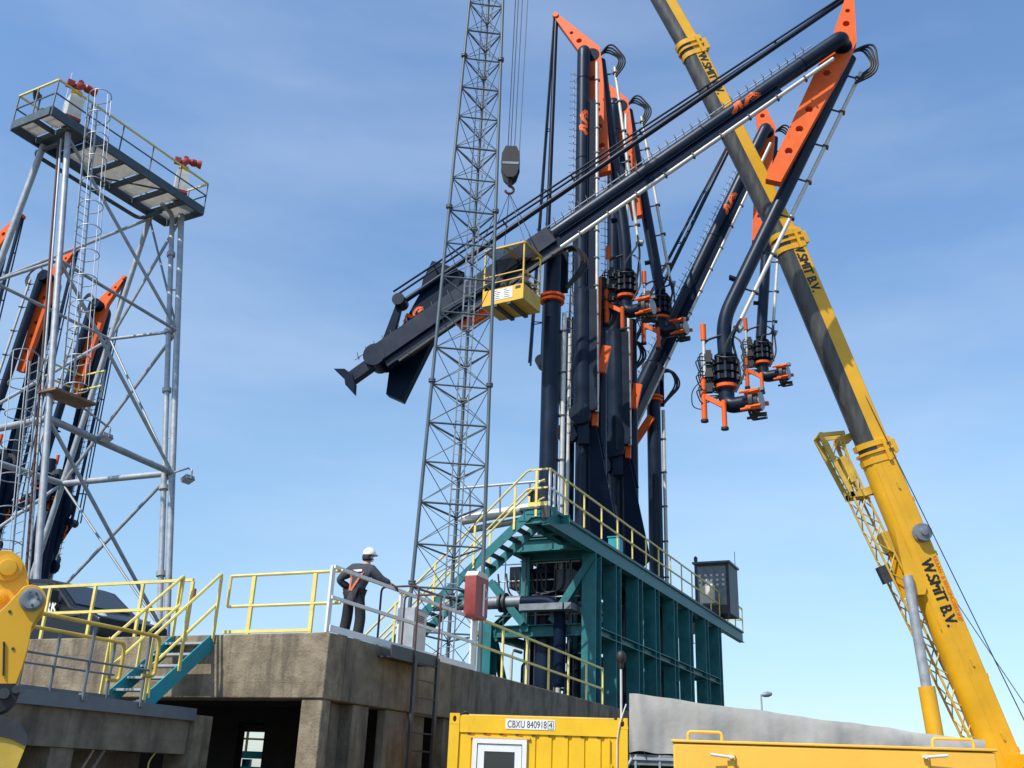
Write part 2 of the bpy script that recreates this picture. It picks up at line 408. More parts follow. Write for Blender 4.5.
wbox(MB(), .0, 5, .95, 1.15, -.1, WZ - .63).build('rear_wall', CONCD, walk)
# conduits leaning in the gap under the walkway
cdt = thing('conduit', 'pale slanting conduits under the low walkway', 'pipe', at(75, 790, Y=15.6))
MB().tube(at(62, 800, Y=15.5), at(97, 744, Y=15.5), .022, 8).build('pipe', PIPEW, cdt)
MB().tube(at(72, 800, Y=15.6), at(106, 747, Y=15.6), .03, 8).build('pipe', GALV, cdt)
MB().path(fillet([at(147, 800, Y=15.9), at(148, 762, Y=15.9), at(156, 752, Y=15.9)], .1), .012, 6).build('pipe', RAILY, cdt)
# grey railing with yellow hand loops
gr = thing('railing', 'grey railing with thick yellow hand loops on the low walkway', 'railing', wp(1, 0, WZ))
def wx(px, py, t): q = onp(px, py, wp(0, t, 0), wperp); return -(q - V((w1.x, w1.y, 0))).dot(wdir)
for t, e, posts in ((-.02, wx(160, 640, -.02), ((84, 690), (141, 697))), (1.2, wx(124, 650, 1.2), ((53, 672), (107, 690)))):
    a = wp(9, t, WZ)
    lp = [wp(9, t, WZ + 1.0), wp(e, t, WZ + 1.0), wp(e, t, WZ + .42), wp(e + .25, t, WZ + .42)]
    MB().path(fillet(lp, .1), .028, 8).build('hand_loop', YDULL, gr)
    for lv in (.62,): MB().tube(wp(9, t, WZ + lv - .12), wp(e + .12, t, WZ + lv - .12), .016, 8).build('mid_rail', GREYS, gr)
    for i in range(5):
        s = wx(*posts[1], t) + i * (wx(*posts[0], t) - wx(*posts[1], t))
        MB().tube(wp(s, t, WZ - .02), wp(s, t, WZ + 1.0), .024, 8).build('post', GREYS, gr)
        MB().box(wp(s, t, WZ + .03), wdir * .04, wperp * .045, Z * .05).build('post_foot', GREYS, gr)

# ------------------------------------------------------------------ short teal stair from walkway to platform
sa = cp(-.01, ft(213, 640), HZ - .03); sl = 1.5
sbm = sa - JC * sl; sbm.z = WZ + .02
st = thing('steel_stair', 'short teal steel stair with yellow handrails up to the platform', 'stair', sbm)
wst = .82
n_ = 6
for k, t in enumerate((0, wst)):
    a = sbm + PC * t; b2 = sa + PC * t
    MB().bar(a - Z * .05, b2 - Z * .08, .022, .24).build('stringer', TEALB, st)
    u = (b2 - a)
    rl = [a + Z * .45 - u * .02, a + Z * 1.0 + u * .05, b2 + Z * 1.05 - u * .02, b2 + JC * .25 + Z * 1.05]
    MB().path(fillet([a + u * .12 + Z * .0, a + u * .04 + Z * 1.0, b2 + Z * 1.07, b2 + Z * .55, a + u * .08 + Z * .5], .05, 3), .026, 6).build('handrail', RAILY, st)
    for f_ in (.04, .5, .98):
        c = a + u * f_ + PC * (.026 if k else -.026); MB().box(c + Z * .5, JC * .03, PC * .012, Z * .52).build('post', RAILY, st)
for i in range(n_):
    c = sbm.lerp(sa, (i + .6) / n_) + PC * wst / 2
    MB().box(c - Z * .05, JC * .13, PC * (wst / 2 - .012), Z * .018).build('tread', GALV, st)

# ------------------------------------------------------------------ fixed ladder with hoops
lx0, lx1 = fs(413, 690, -.35), fs(436, 690, -.35)
ld = thing('fixed_ladder', 'dark grey fixed ladder with rusty hoops on the concrete side wall', 'ladder', cp(lx0, -.35, 0))
for s in (lx0, lx1): MB().bar(cp(s, -.35, -.1), cp(s, -.35, HZ - .05), .09, .05, up=PC).build('stile', DARKS, ld)
for i in range(12):
    z = .25 + i * .3; MB().tube(cp(lx0, -.35, z), cp(lx1, -.35, z), .014, 8).build('rung', DARKS, ld)
MB().box(cp((lx0 + lx1) / 2 - .45, -.17, HZ - .2), JC * .75, PC * .16, Z * .012).build('landing_plate', DARKS, ld)
MB().bar(cp(lx0 - .85, -.33, HZ - .12), cp(lx1, -.33, HZ - .12), .03, .22).build('landing_edge', DARKS, ld)
for s in (lx0 - .02, lx1):
    MB().path(fillet([cp(s, -.34, HZ - .6), cp(s, -.34, HZ + 1.15), cp(s, .45, HZ + 1.15), cp(s, .45, HZ - .01)], .1), .02, 8).build('hoop', RUST, ld)

# grey cabinet standing behind the ladder hoops
sc_ = fs(424, 640) + .9
cab = thing('electrical_cabinet', 'pale grey electrical cabinet on the platform behind the ladder hoops', 'cabinet', cp(sc_, .9, HZ))
MB().box(cp(sc_ + .1, .8, HZ + .62), JC * .27, PC * .16, Z * .44).build('body', GALV, cab)
MB().box(cp(sc_ + .1, .632, HZ + .62), JC * .23, PC * .006, Z * .39).build('door', PIPEW, cab)
for q in (-.12, .32): MB().bar(cp(sc_ + q, .8, HZ - .01), cp(sc_ + q, .8, HZ + .175), .04).build('leg', GALV, cab)

for k in range(6): MB().box(cp(sc_ + .1, .624, HZ + .74 + .035 * k), JC * .14, PC * .003, Z * .010).build('louvre', DARKS, cab)
# red hose reel case on the rail
hb = at(469, 596, Y=cp(sW - .3, 0, 0).y); hb = cp(sW - .32, -.06, 0) + Z * hb.z
ec = thing('fire_extinguisher_case', 'red plastic case with a white strap hung on the white railing', 'case', hb - Z * .45)
pr = MB(); w_, h_ = .32, .48
o2 = [(-w_, -h_ + .08), (-w_ + .06, -h_), (w_ - .06, -h_), (w_, -h_ + .08), (w_, h_ - .12), (w_ - .1, h_), (-w_ + .1, h_), (-w_, h_ - .12)]
pr.prism([hb + JC * a + Z * b3 - PC * .13 for a, b3 in o2], PC * .26); pr.build('shell', REDPL, ec)
o3 = [(-w_ * .98, h_ - .1), (w_ * .98, h_ - .1), (w_ - .11, h_ + .012), (-w_ + .11, h_ + .012)]
MB().prism([hb + JC * a + Z * b3 - PC * .138 for a, b3 in o3], PC * .276).build('lid', CREAM, ec)
MB().box(hb - PC * .142 + JC * .08 - Z * .08, JC * .035, PC * .008, Z * .34).build('strap', WHITE, ec)
MB().path(arc(hb - PC * .15 + JC * .13 + Z * .05, JC, Z, .1, -100, 100), .012, 6).build('handle', WHITE, ec)
# ------------------------------------------------------------------ teal loading platform
JS = az(25.3); PS = az(-64.7); S0 = V((2.82, 30.9, 0)); DZ = 8.9; WD = 4.0; WK = 2.75; WF = .95
def sp(s, t, z): return S0 + JS * s + PS * t + Z * z
def ss(x, y, t=0): return (onp(x, y, S0 + PS * t, PS) - S0).dot(JS)
def tt(x, y, s=0): return (onp(x, y, S0 + JS * s, JS) - S0).dot(PS)
def sbox(s0, s1, t0, t1, z0, z1, b=None): return (b or MB()).box(sp((s0 + s1) / 2, (t0 + t1) / 2, (z0 + z1) / 2), JS * (s1 - s0) / 2, PS * (t1 - t0) / 2, Z * (z1 - z0) / 2)
def ibeam(p, q, h, wd, up=Z, tf=.025, tw=.016):
    b = MB(); x, y = frame(q - p, up)
    b.bar(p + y * (h / 2 - tf / 2), q + y * (h / 2 - tf / 2), wd, tf, up); b.bar(p - y * (h / 2 - tf / 2), q - y * (h / 2 - tf / 2), wd, tf, up)
    b.bar(p, q, tw, h - 2 * tf - .001, up); return b
SF = -3.75; SB = ss(744, 628)
lp = thing('loading_platform', 'tall teal steel loading platform carrying the loading arms', 'platform', sp(0, 0, 0))
cs = [ss(x, 600) for x in (596, 616.6, 638.7, 655.6, 674, 689, 704.6, 717.6)]
MZ = at(596, 629, Y=sp(cs[0], 0, 0).y).z; LZ = 3.2
for s in cs:
    h = .52
    ibeam(sp(s + h / 2, .24, -.1), sp(s + h / 2, .24, DZ - .52), h, .46, up=JS, tf=.045, tw=.03).build('column', TEAL, lp)
for s in cs[::2] + [cs[-1]]:
    ibeam(sp(s + .26, WD - .24, -.1), sp(s + .26, WD - .24, MZ + .3), .52, .46, up=JS, tf=.045, tw=.03).build('column', TEAL, lp)
def gird(t, z, h, m=TEAL, s0=SF, s1=0):
    s1 = s1 or SB
    b = MB(); sbox(s0, s1, t, t + .03, z - h, z - .03, b); sbox(s0, s1, t - .07, t + .19, z - .028, z, b); sbox(s0, s1, t - .07, t + .19, z - h - .03, z - h - .002, b)
    return b.build('edge_girder', m, lp)
gird(.08, DZ - .06, .45); gird(WK - .2, DZ - .06, .45, s0=-.5); gird(WF - .15, DZ - .06, .3, s1=-.62)
for t in (.06, WD - .3):
    ibeam(sp(cs[0] + .53, t + .1, MZ), sp(cs[-1], t + .1, MZ), .24, .3).build('mid_beam', TEAL, lp)
    ibeam(sp(cs[0] + .53, t + .1, LZ), sp(cs[-1], t + .1, LZ), .3, .3).build('lower_beam', TEAL, lp)
for s in (cs[0] + .25, cs[2] + .25, cs[4] + .25, cs[6] + .25):
    ibeam(sp(s, .5, MZ + .02), sp(s, WD - .5, MZ + .02), .36, .3).build('cross_beam', TEAL, lp)
    ibeam(sp(s, .5, DZ - .5), sp(s, WK - .1, DZ - .5), .36, .3).build('cross_beam', TEAL, lp)
    ibeam(sp(s, .5, LZ), sp(s, WD - .5, LZ), .3, .3).build('cross_beam', TEAL, lp)
# front cantilever: beams and brackets
for s in (SF + .1, SF + 1.4, SF + 2.7):
    ibeam(sp(s, .13, DZ - .33), sp(s, WF - .2, DZ - .33), .3, .2).build('cross_beam', TEAL, lp)
sbox(-.55, SB, .02, WK - .02, DZ - .055, DZ).build('deck_plate', BLUEG, lp)
sbox(SF - .02, -.553, .02, WF, DZ - .055, DZ).build('deck_plate', BLUEG, lp)
ibeam(sp(-.5, .13, DZ - .33), sp(-.5, WK - .1, DZ - .33), .4, .24).build('cross_beam', TEAL, lp)
MB().box(sp(SF - .03, .12, DZ - .2), JS * .02, PS * .12, Z * .15).build('end_plate', DARKS, lp)
# V braces of the front bay, pixel points on the front plane
def fp(x, y, s=.1): return onp(x, y, sp(s, 0, 0), JS)
for a, b2 in (((594, 556), (552, 622)), ((491, 582), (524, 624))):
    ibeam(fp(*a), fp(*b2), .24, .24, up=JS).build('brace', TEAL, lp)
for k in range(0, 7, 2):
    ibeam(sp(cs[k] + .6, WD - .3, MZ + .2), sp(cs[k + 1] + .2, WK - .3, DZ - .6), .2, .2, up=PS).build('brace', TEAL, lp)
    ibeam(sp(cs[k + 1] + .2, WD - .3, LZ + .3), sp(cs[k] + .6, WD - .3, MZ - .2), .2, .2, up=PS).build('brace', TEAL, lp)
ibeam(sp(3.5, .6, MZ + .25), sp(3.5, 2.2, DZ - .7), .22, .22, up=JS).build('brace', TEAL, lp)
ibeam(sp(3.6, WD - .6, MZ + .25), sp(3.6, 2.0, DZ - .7), .22, .22, up=JS).build('brace', TEAL, lp)
# intermediate walkway inside
sbox(.6, 15, .6, 1.5, MZ + .22, MZ + .27).build('grating', DARKS, lp)
sbox(.6, 15, 3.0, 3.8, MZ + .22, MZ + .27).build('grating', DARKS, lp)
sbox(-.2, 15, .4, WD - .4, LZ + .16, LZ + .2).build('grating', DARKS, lp)
sbox(-.5, -.05, .9, 2.35, MZ + .55, MZ + .75).build('cable_tray', GALVD, lp)
sbox(-.5, 3.8, .62, .84, MZ + .55, MZ + .75).build('cable_tray', GALVD, lp)
# deck railing: right edge and the front return, white gate bay at the corner
railing('railing', 'pale yellow railing along the top deck of the teal platform', None,
        [sp(SF + 1.25, .05, DZ), sp(SB - .05, .05, DZ), sp(SB - .05, WK - .1, DZ)], RAILY, spacing=1.62)
gt = thing('railing', 'white painted rail bay at the front corner of the teal platform deck', 'railing', sp(SF, 0, DZ))
for lv, m in ((1.1, RAILY), (.55, WHITE)): MB().bar(sp(SF + .02, .05, DZ + lv), sp(SF + 1.2, .05, DZ + lv), .05).build('rail', m, gt)
for s in (SF + .05, SF + .38, SF + .75): MB().box(sp(s, .05, DZ + .53), JS * .05, PS * .02, Z * .53).build('post', WHITE, gt)
tL = tt(530, 500, SF)
ft_ = thing('railing', 'short yellow railing on the front edge of the teal deck beside the stair head', 'railing', sp(SF, .3, DZ))
for lv in (1.1, .55): MB().bar(sp(SF + .02, .1, DZ + lv), sp(SF + .02, tL, DZ + lv), .05).build('rail', RAILY, ft_)
MB().box(sp(SF + .02, .45, DZ + .4), PS * .035, JS * .02, Z * .68).build('post', RAILY, ft_)
MB().bar(sp(SF + .02, .1, DZ + .08), sp(SF + .02, tL, DZ + .08), .03, .12).build('toe_plate', RAILY, ft_)
for s in (cs[0] + .26, cs[2] + .26, cs[4] + .26, cs[6] + .26): ibeam(sp(s, WK - .3, MZ), sp(s, WK - .3, DZ - .52), .3, .3, up=JS).build('column', TEAL, lp)

# ------------------------------------------------------------------ long teal stair going down to the left
tB = tL + 5.9; zB = HZ + .02
ls = thing('steel_stair', 'long teal steel stair with yellow handrails up to the tall platform', 'stair', sp(SF + .5, tB, zB))
wS = .95
for k, s in enumerate((SF + .03, SF + .03 + wS)):
    a = sp(s, tL - .85, DZ - .17); a2 = sp(s, tL, DZ - .17); b2 = sp(s, tB, zB + .05)
    b = MB(); b.bar(a, a2 + PS * .05, .022, .26); b.bar(a2, b2, .024, .26); b.build('stringer', TEAL, ls)
    rs = s - .03 if k == 0 else s + .03
    hi = [sp(rs, tL - .02, DZ + 1.1), sp(rs, tL + .12, DZ + 1.06), sp(rs, tB, zB + 1.0), sp(rs, tB + .5, zB + 1.0)]
    lo = [sp(rs, tL - .02, DZ + .55), sp(rs, tL + .12, DZ + .5), sp(rs, tB, zB + .5), sp(rs, tB + .5, zB + .5), sp(rs, tB + .5, zB + 1.0)]
    MB().path(hi, .03, 6).build('handrail', RAILY, ls); MB().path(lo, .026, 6).build('mid_rail', RAILY, ls)
    for f_ in (.08, .29, .5, .71, .92):
        c = sp(rs - .01, tL, DZ - .15).lerp(sp(rs - .01, tB, zB), f_); MB().box(c + Z * .55, PS * .032, JS * .012, Z * .62).build('post', RAILY, ls)
nS = 22
for i in range(nS):
    c = sp(SF + .03 + wS / 2, tL, DZ - .02).lerp(sp(SF + .03 + wS / 2, tB, zB), (i + .9) / nS)
    MB().box(c - Z * .06, JS * (wS / 2 - .015), PS * .12, Z * .018).build('tread', DARKS, ls)
ped = thing('stair_landing', 'yellow railed landing at the foot of the long teal stair', 'landing', sp(SF + .5, tB + .8, HZ))
MB().box(sp(SF + .5, tB + .8, HZ + .08), JS * .6, PS * .7, Z * .07).build('base', TEAL, ped)
for q in (.25, .75, 1.25):
    MB().box(sp(SF - .05, tB + q, HZ + .6), PS * .03, JS * .015, Z * .55).build('post', RAILY, ped)
MB().bar(sp(SF - .05, tB + .2, HZ + 1.14), sp(SF - .05, tB + 1.3, HZ + 1.14), .05).build('rail', RAILY, ped)

# ------------------------------------------------------------------ control cabin at the far end of the deck
k0, k1 = at(700, 600, Y=46.5), at(738, 620, Y=46.5)
ccx = (k0.x + k1.x) / 2
cc = thing('control_cabin', 'small dark control cabin at the far end of the teal deck', 'cabin', (ccx, 46.5, DZ))
zt = at(718, 565, Y=46.5).z
wx_ = PS * -1; 
cb_ = V((ccx, 46.8, (DZ + zt) / 2 + .05)); hh = (zt - DZ) / 2 - .1
MB().box(cb_, wx_ * .8, JS * .9, Z * hh).build('body', DARKS, cc)
MB().box(cb_ + Z * (hh + .05), wx_ * .88, JS * 1.0, Z * .045).build('roof', GREYS, cc)
MB().box(cb_ - JS * .905 + Z * .12, wx_ * .66, JS * .012, Z * (hh - .25)).build('panel', GALVD, cc)
for i in range(5):
    for j in range(3):
        MB().box(cb_ - JS * .92 + Z * (.6 - .22 * j) + wx_ * (-.55 + .27 * i), wx_ * .05, JS * .008, Z * .045).build('gauge', WHITE, cc)
MB().box(cb_ - JS * 1.0 - Z * .3 - wx_ * .2, wx_ * .34, JS * .07, Z * .4).build('console', CREAM, cc)
for q in (-.7, .7): MB().bar(cb_ + wx_ * q - JS * .9 - Z * (hh + .25), cb_ + wx_ * q - JS * .9 - Z * hh, .08).build('leg', DARKS, cc)
MB().tube(cb_ + wx_ * .8 + Z * hh + JS * .5, cb_ + wx_ * .8 + Z * (hh + .8) + JS * .5, .015, 6).build('aerial', DARKS, cc)
MB().lathe(cb_ - wx_ * .75 - JS * .8 + Z * (hh + .1), Z, [(.06, 0), (.09, .1), (.09, .22), (.03, .3)], 8).build('beacon', DARKS, cc)

# ------------------------------------------------------------------ pipework inside the platform
pw = thing('product_pipe', 'large silver product pipe with flanges crossing under the teal stair', 'pipe', fp(480, 608, .8))
a, b2 = fp(466, 604, .1), fp(522, 602, .1)
MB().tube(a - (b2 - a) * .6, b2, .2, 18).build('pipe', GALVD, pw)
for q in (.62, .7): 
    c = a.lerp(b2, q); MB().tube(c, c + (b2 - a).normalized() * .07, .31, 20).build('flange', DARKS, pw)
MB().path(fillet([b2, b2 + (b2 - a).normalized() * 1.3, b2 + (b2 - a).normalized() * 1.3 - Z * 2.6], .6), .19, 14).build('elbow', NAVYD, pw)
for i, (s, t, r, z1) in enumerate(((2.2, 3.1, .16, DZ - .7), (5.5, 1.3, .2, DZ - .7), (7.5, 2.9, .25, DZ - .7), (10, 1.2, .2, MZ + 1))):
    p = thing('riser_pipe', ('dark upright pipe behind the front brace', 'pale upright pipe between the teal columns', 'thick dark upright pipe deep inside the teal frame', 'short dark pipe near the rear teal columns')[i], 'pipe', sp(s, t, .0))
    MB().tube(sp(s, t, -.1), sp(s, t, z1), r, 14).build('pipe', (NAVYD, PIPEW, NAVYD, GALVD)[i], p)
    for z in (3.6, 6.2, 7.6):
        if z < z1: MB().tube(sp(s, t, z), sp(s, t, z + .06), r * 1.45, 16).build('flange', DARKS, p)
ir = thing('railing', 'thin pale scaffold rails around the dark vessel inside the teal frame', 'railing', sp(.3, 2.4, MZ))
for z in (MZ + .55, MZ + 1.1, MZ + 1.65, MZ + 2.2): MB().tube(sp(.4, .7, z), sp(.4, WD - .4, z), .022, 6).build('rail', PIPEW, ir)
for t in (1.15, 1.5, 2.35, 3.3): MB().tube(sp(.42, t, LZ), sp(.42, t, DZ - .6), .022, 6).build('post', GALVD, ir)
MB().tube(sp(.5, 1.05, MZ - .3), sp(.5, 1.05, DZ - .5), .05, 8).build('post', GALVD, ir)
for i in range(9):                                        # manifold of valves and small lines seen in silhouette between the columns
    s = 1.2 + i * 1.45; t = 1.4 + (i * 37 % 20) / 10
    vv = thing('valve', ['dark gate valve on a line among the pipes inside the teal frame', 'dark gate valve with a pale line inside the teal frame'][i % 2], 'valve', sp(s, t, LZ + .2), 'valves inside the teal frame')
    zz = LZ + .2
    MB().lathe(sp(s, t, zz), Z, [(.2, 0), (.2, .06), (.1, .1), (.15, .35), (.24, .5), (.15, .68), (.1, .9), (.2, .92), (.2, .98), (.05, 1.0), (.04, 1.5)], 12).build('body', NAVYD, vv)
    MB().path(arc(sp(s, t, zz + 1.42), JS, PS, .22, 0, 330, 12), .018, 6, True).build('hand_wheel', REDP if i % 2 else DARKS, vv)
    MB().path(fillet([sp(s, t + .1, zz + .5), sp(s, t + .9, zz + .5), sp(s, t + .9, zz + 2.4), sp(s + .8, t + .9, zz + 2.4)], .2), .06, 8).build('line', PIPEW if i % 2 else DARKS, vv)
# things seen through the openings under the concrete platform
far = at(249, 745, Y=40)
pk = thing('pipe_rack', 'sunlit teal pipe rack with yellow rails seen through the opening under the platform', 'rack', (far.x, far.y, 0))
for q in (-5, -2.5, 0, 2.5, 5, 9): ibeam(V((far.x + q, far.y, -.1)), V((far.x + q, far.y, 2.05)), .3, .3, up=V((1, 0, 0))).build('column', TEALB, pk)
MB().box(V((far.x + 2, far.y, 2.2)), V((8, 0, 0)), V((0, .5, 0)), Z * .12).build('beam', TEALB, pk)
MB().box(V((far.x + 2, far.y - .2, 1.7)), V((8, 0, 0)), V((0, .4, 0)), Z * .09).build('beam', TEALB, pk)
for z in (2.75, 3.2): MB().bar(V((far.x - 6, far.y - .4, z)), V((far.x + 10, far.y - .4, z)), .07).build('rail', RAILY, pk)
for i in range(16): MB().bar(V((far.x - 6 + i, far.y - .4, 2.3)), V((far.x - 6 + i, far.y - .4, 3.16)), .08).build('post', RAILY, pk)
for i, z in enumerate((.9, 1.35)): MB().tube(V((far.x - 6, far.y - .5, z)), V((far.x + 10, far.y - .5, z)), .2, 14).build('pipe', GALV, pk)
# brackets of a work lamp on the deck
lmp = thing('flood_light', 'dark floodlight on a bracket by the head of the long teal stair', 'lamp', sp(SF + 1.2, tL + .4, DZ - .3))
q = sp(SF + 1.2, tL + .35, DZ)
MB().tube(q - Z * .3, q + Z * .5, .025, 6).build('bracket', GALVD, lmp)
MB().box(q + Z * .68, PS * .2, (JS + Z * .4).normalized() * .12, (Z - JS * .4).normalized() * .17).build('housing', DARKS, lmp)
tb = sp(1.1, .02, DZ + .22)
jb = thing('junction_box', 'small bright teal box behind the deck railing', 'box', tb - Z * .22)
MB().box(sp(ss(624, 535), .3, DZ + .27), JS * .18, PS * .2, Z * .26).build('body', TEALB, jb)
MB().box(sp(ss(624, 535), .3, DZ + .55), JS * .21, PS * .23, Z * .02).build('lid', TEALB, jb)

# pale loading lines and a grey walkway tube running off the deck behind the stair head
ll = thing('product_pipe', 'pale insulated pipe behind the head of the long teal stair', 'pipe', sp(-.6, 3.6, 8.0))
MB().tube(onp(462, 520, sp(-.8, 0, 0), JS), onp(531, 508, sp(-.8, 0, 0), JS), .17, 14).build('pipe', PIPEW, ll)
MB().tube(onp(470, 530, sp(-.5, 0, 0), JS), onp(528, 519, sp(-.5, 0, 0), JS), .11, 12).build('pipe', GALV, ll)
gh = thing('handrail', 'long grey handrail tube behind the head of the teal stair', 'railing', sp(-1.2, 3.6, 9.6))
MB().tube(onp(452, 489, sp(-1.6, 0, 0), JS), onp(545, 481, sp(-1.6, 0, 0), JS), .04, 8).build('tube', GALV, gh)
for x in (470, 500, 530): MB().tube(onp(x, 490 - (x - 452) * .09, sp(-1.6, 0, 0), JS), onp(x, 516, sp(-1.6, 0, 0), JS), .03, 6).build('post', GALVD, gh)

# dense dark manifold pipework in the shade of the frame
rp = random.Random(3)
mf = thing('pipe_manifold', 'dense manifold of dark pipes, ladders and cables in the shade of the teal frame', 'pipework', sp(4, 2, LZ))
for i in range(34):
    s, t = rp.uniform(-.1, 14), rp.uniform(.8, 3.3)
    z0_, z1_ = rp.choice(((LZ, MZ), (MZ + .3, DZ - .6), (LZ, DZ - .6)))
    r = rp.choice((.03, .05, .07, .11)); mm = rp.choice((NAVYD, NAVYD, DARKS, DARKS, GALVD))
    if i % 3 == 0:
        MB().tube(sp(s, t, z0_), sp(s, t, z1_), r, 8).build('pipe', mm, mf)
    else:
        z = rp.uniform(z0_ + .3, z1_ - .2); ln = rp.uniform(1, 3.2)
        a = sp(s, t, z); q = sp(min(14.5, s + ln), t, z) if i % 3 == 1 else sp(s, min(3.6, t + ln * .6), z)
        MB().path(fillet([a, q, q + Z * rp.choice((-1, 1)) * rp.uniform(.3, .9)], .15), r, 8).build('pipe', mm, mf)
for s, t in ((.6, 1.2), (.8, 2.9), (2.0, 2.0), (4.2, 1.6), (6.4, 2.4)):
    MB().box(sp(s, t, MZ + 1.0 + (s % 1)), JS * .25, PS * .3, Z * .35).build('equipment_box', DARKS, mf)
MB().lathe(sp(.9, 2.0, DZ - 1.9), Z, [(.3, 0), (.62, .1), (.62, .25), (.45, .3), (.45, .8), (.65, .85), (.65, 1.0), (.4, 1.1)], 20).build('swivel_base', NAVYD, mf)
for k in range(6):
    a = sp(.3, 1.2 + .3 * k, DZ - .8); MB().path(fillet([a, a - Z * (.8 + .1 * k), a - Z * .9 + PS * .7, a + PS * .8 - Z * .2], .3), .03, 6).build('cable', BLACK, mf)
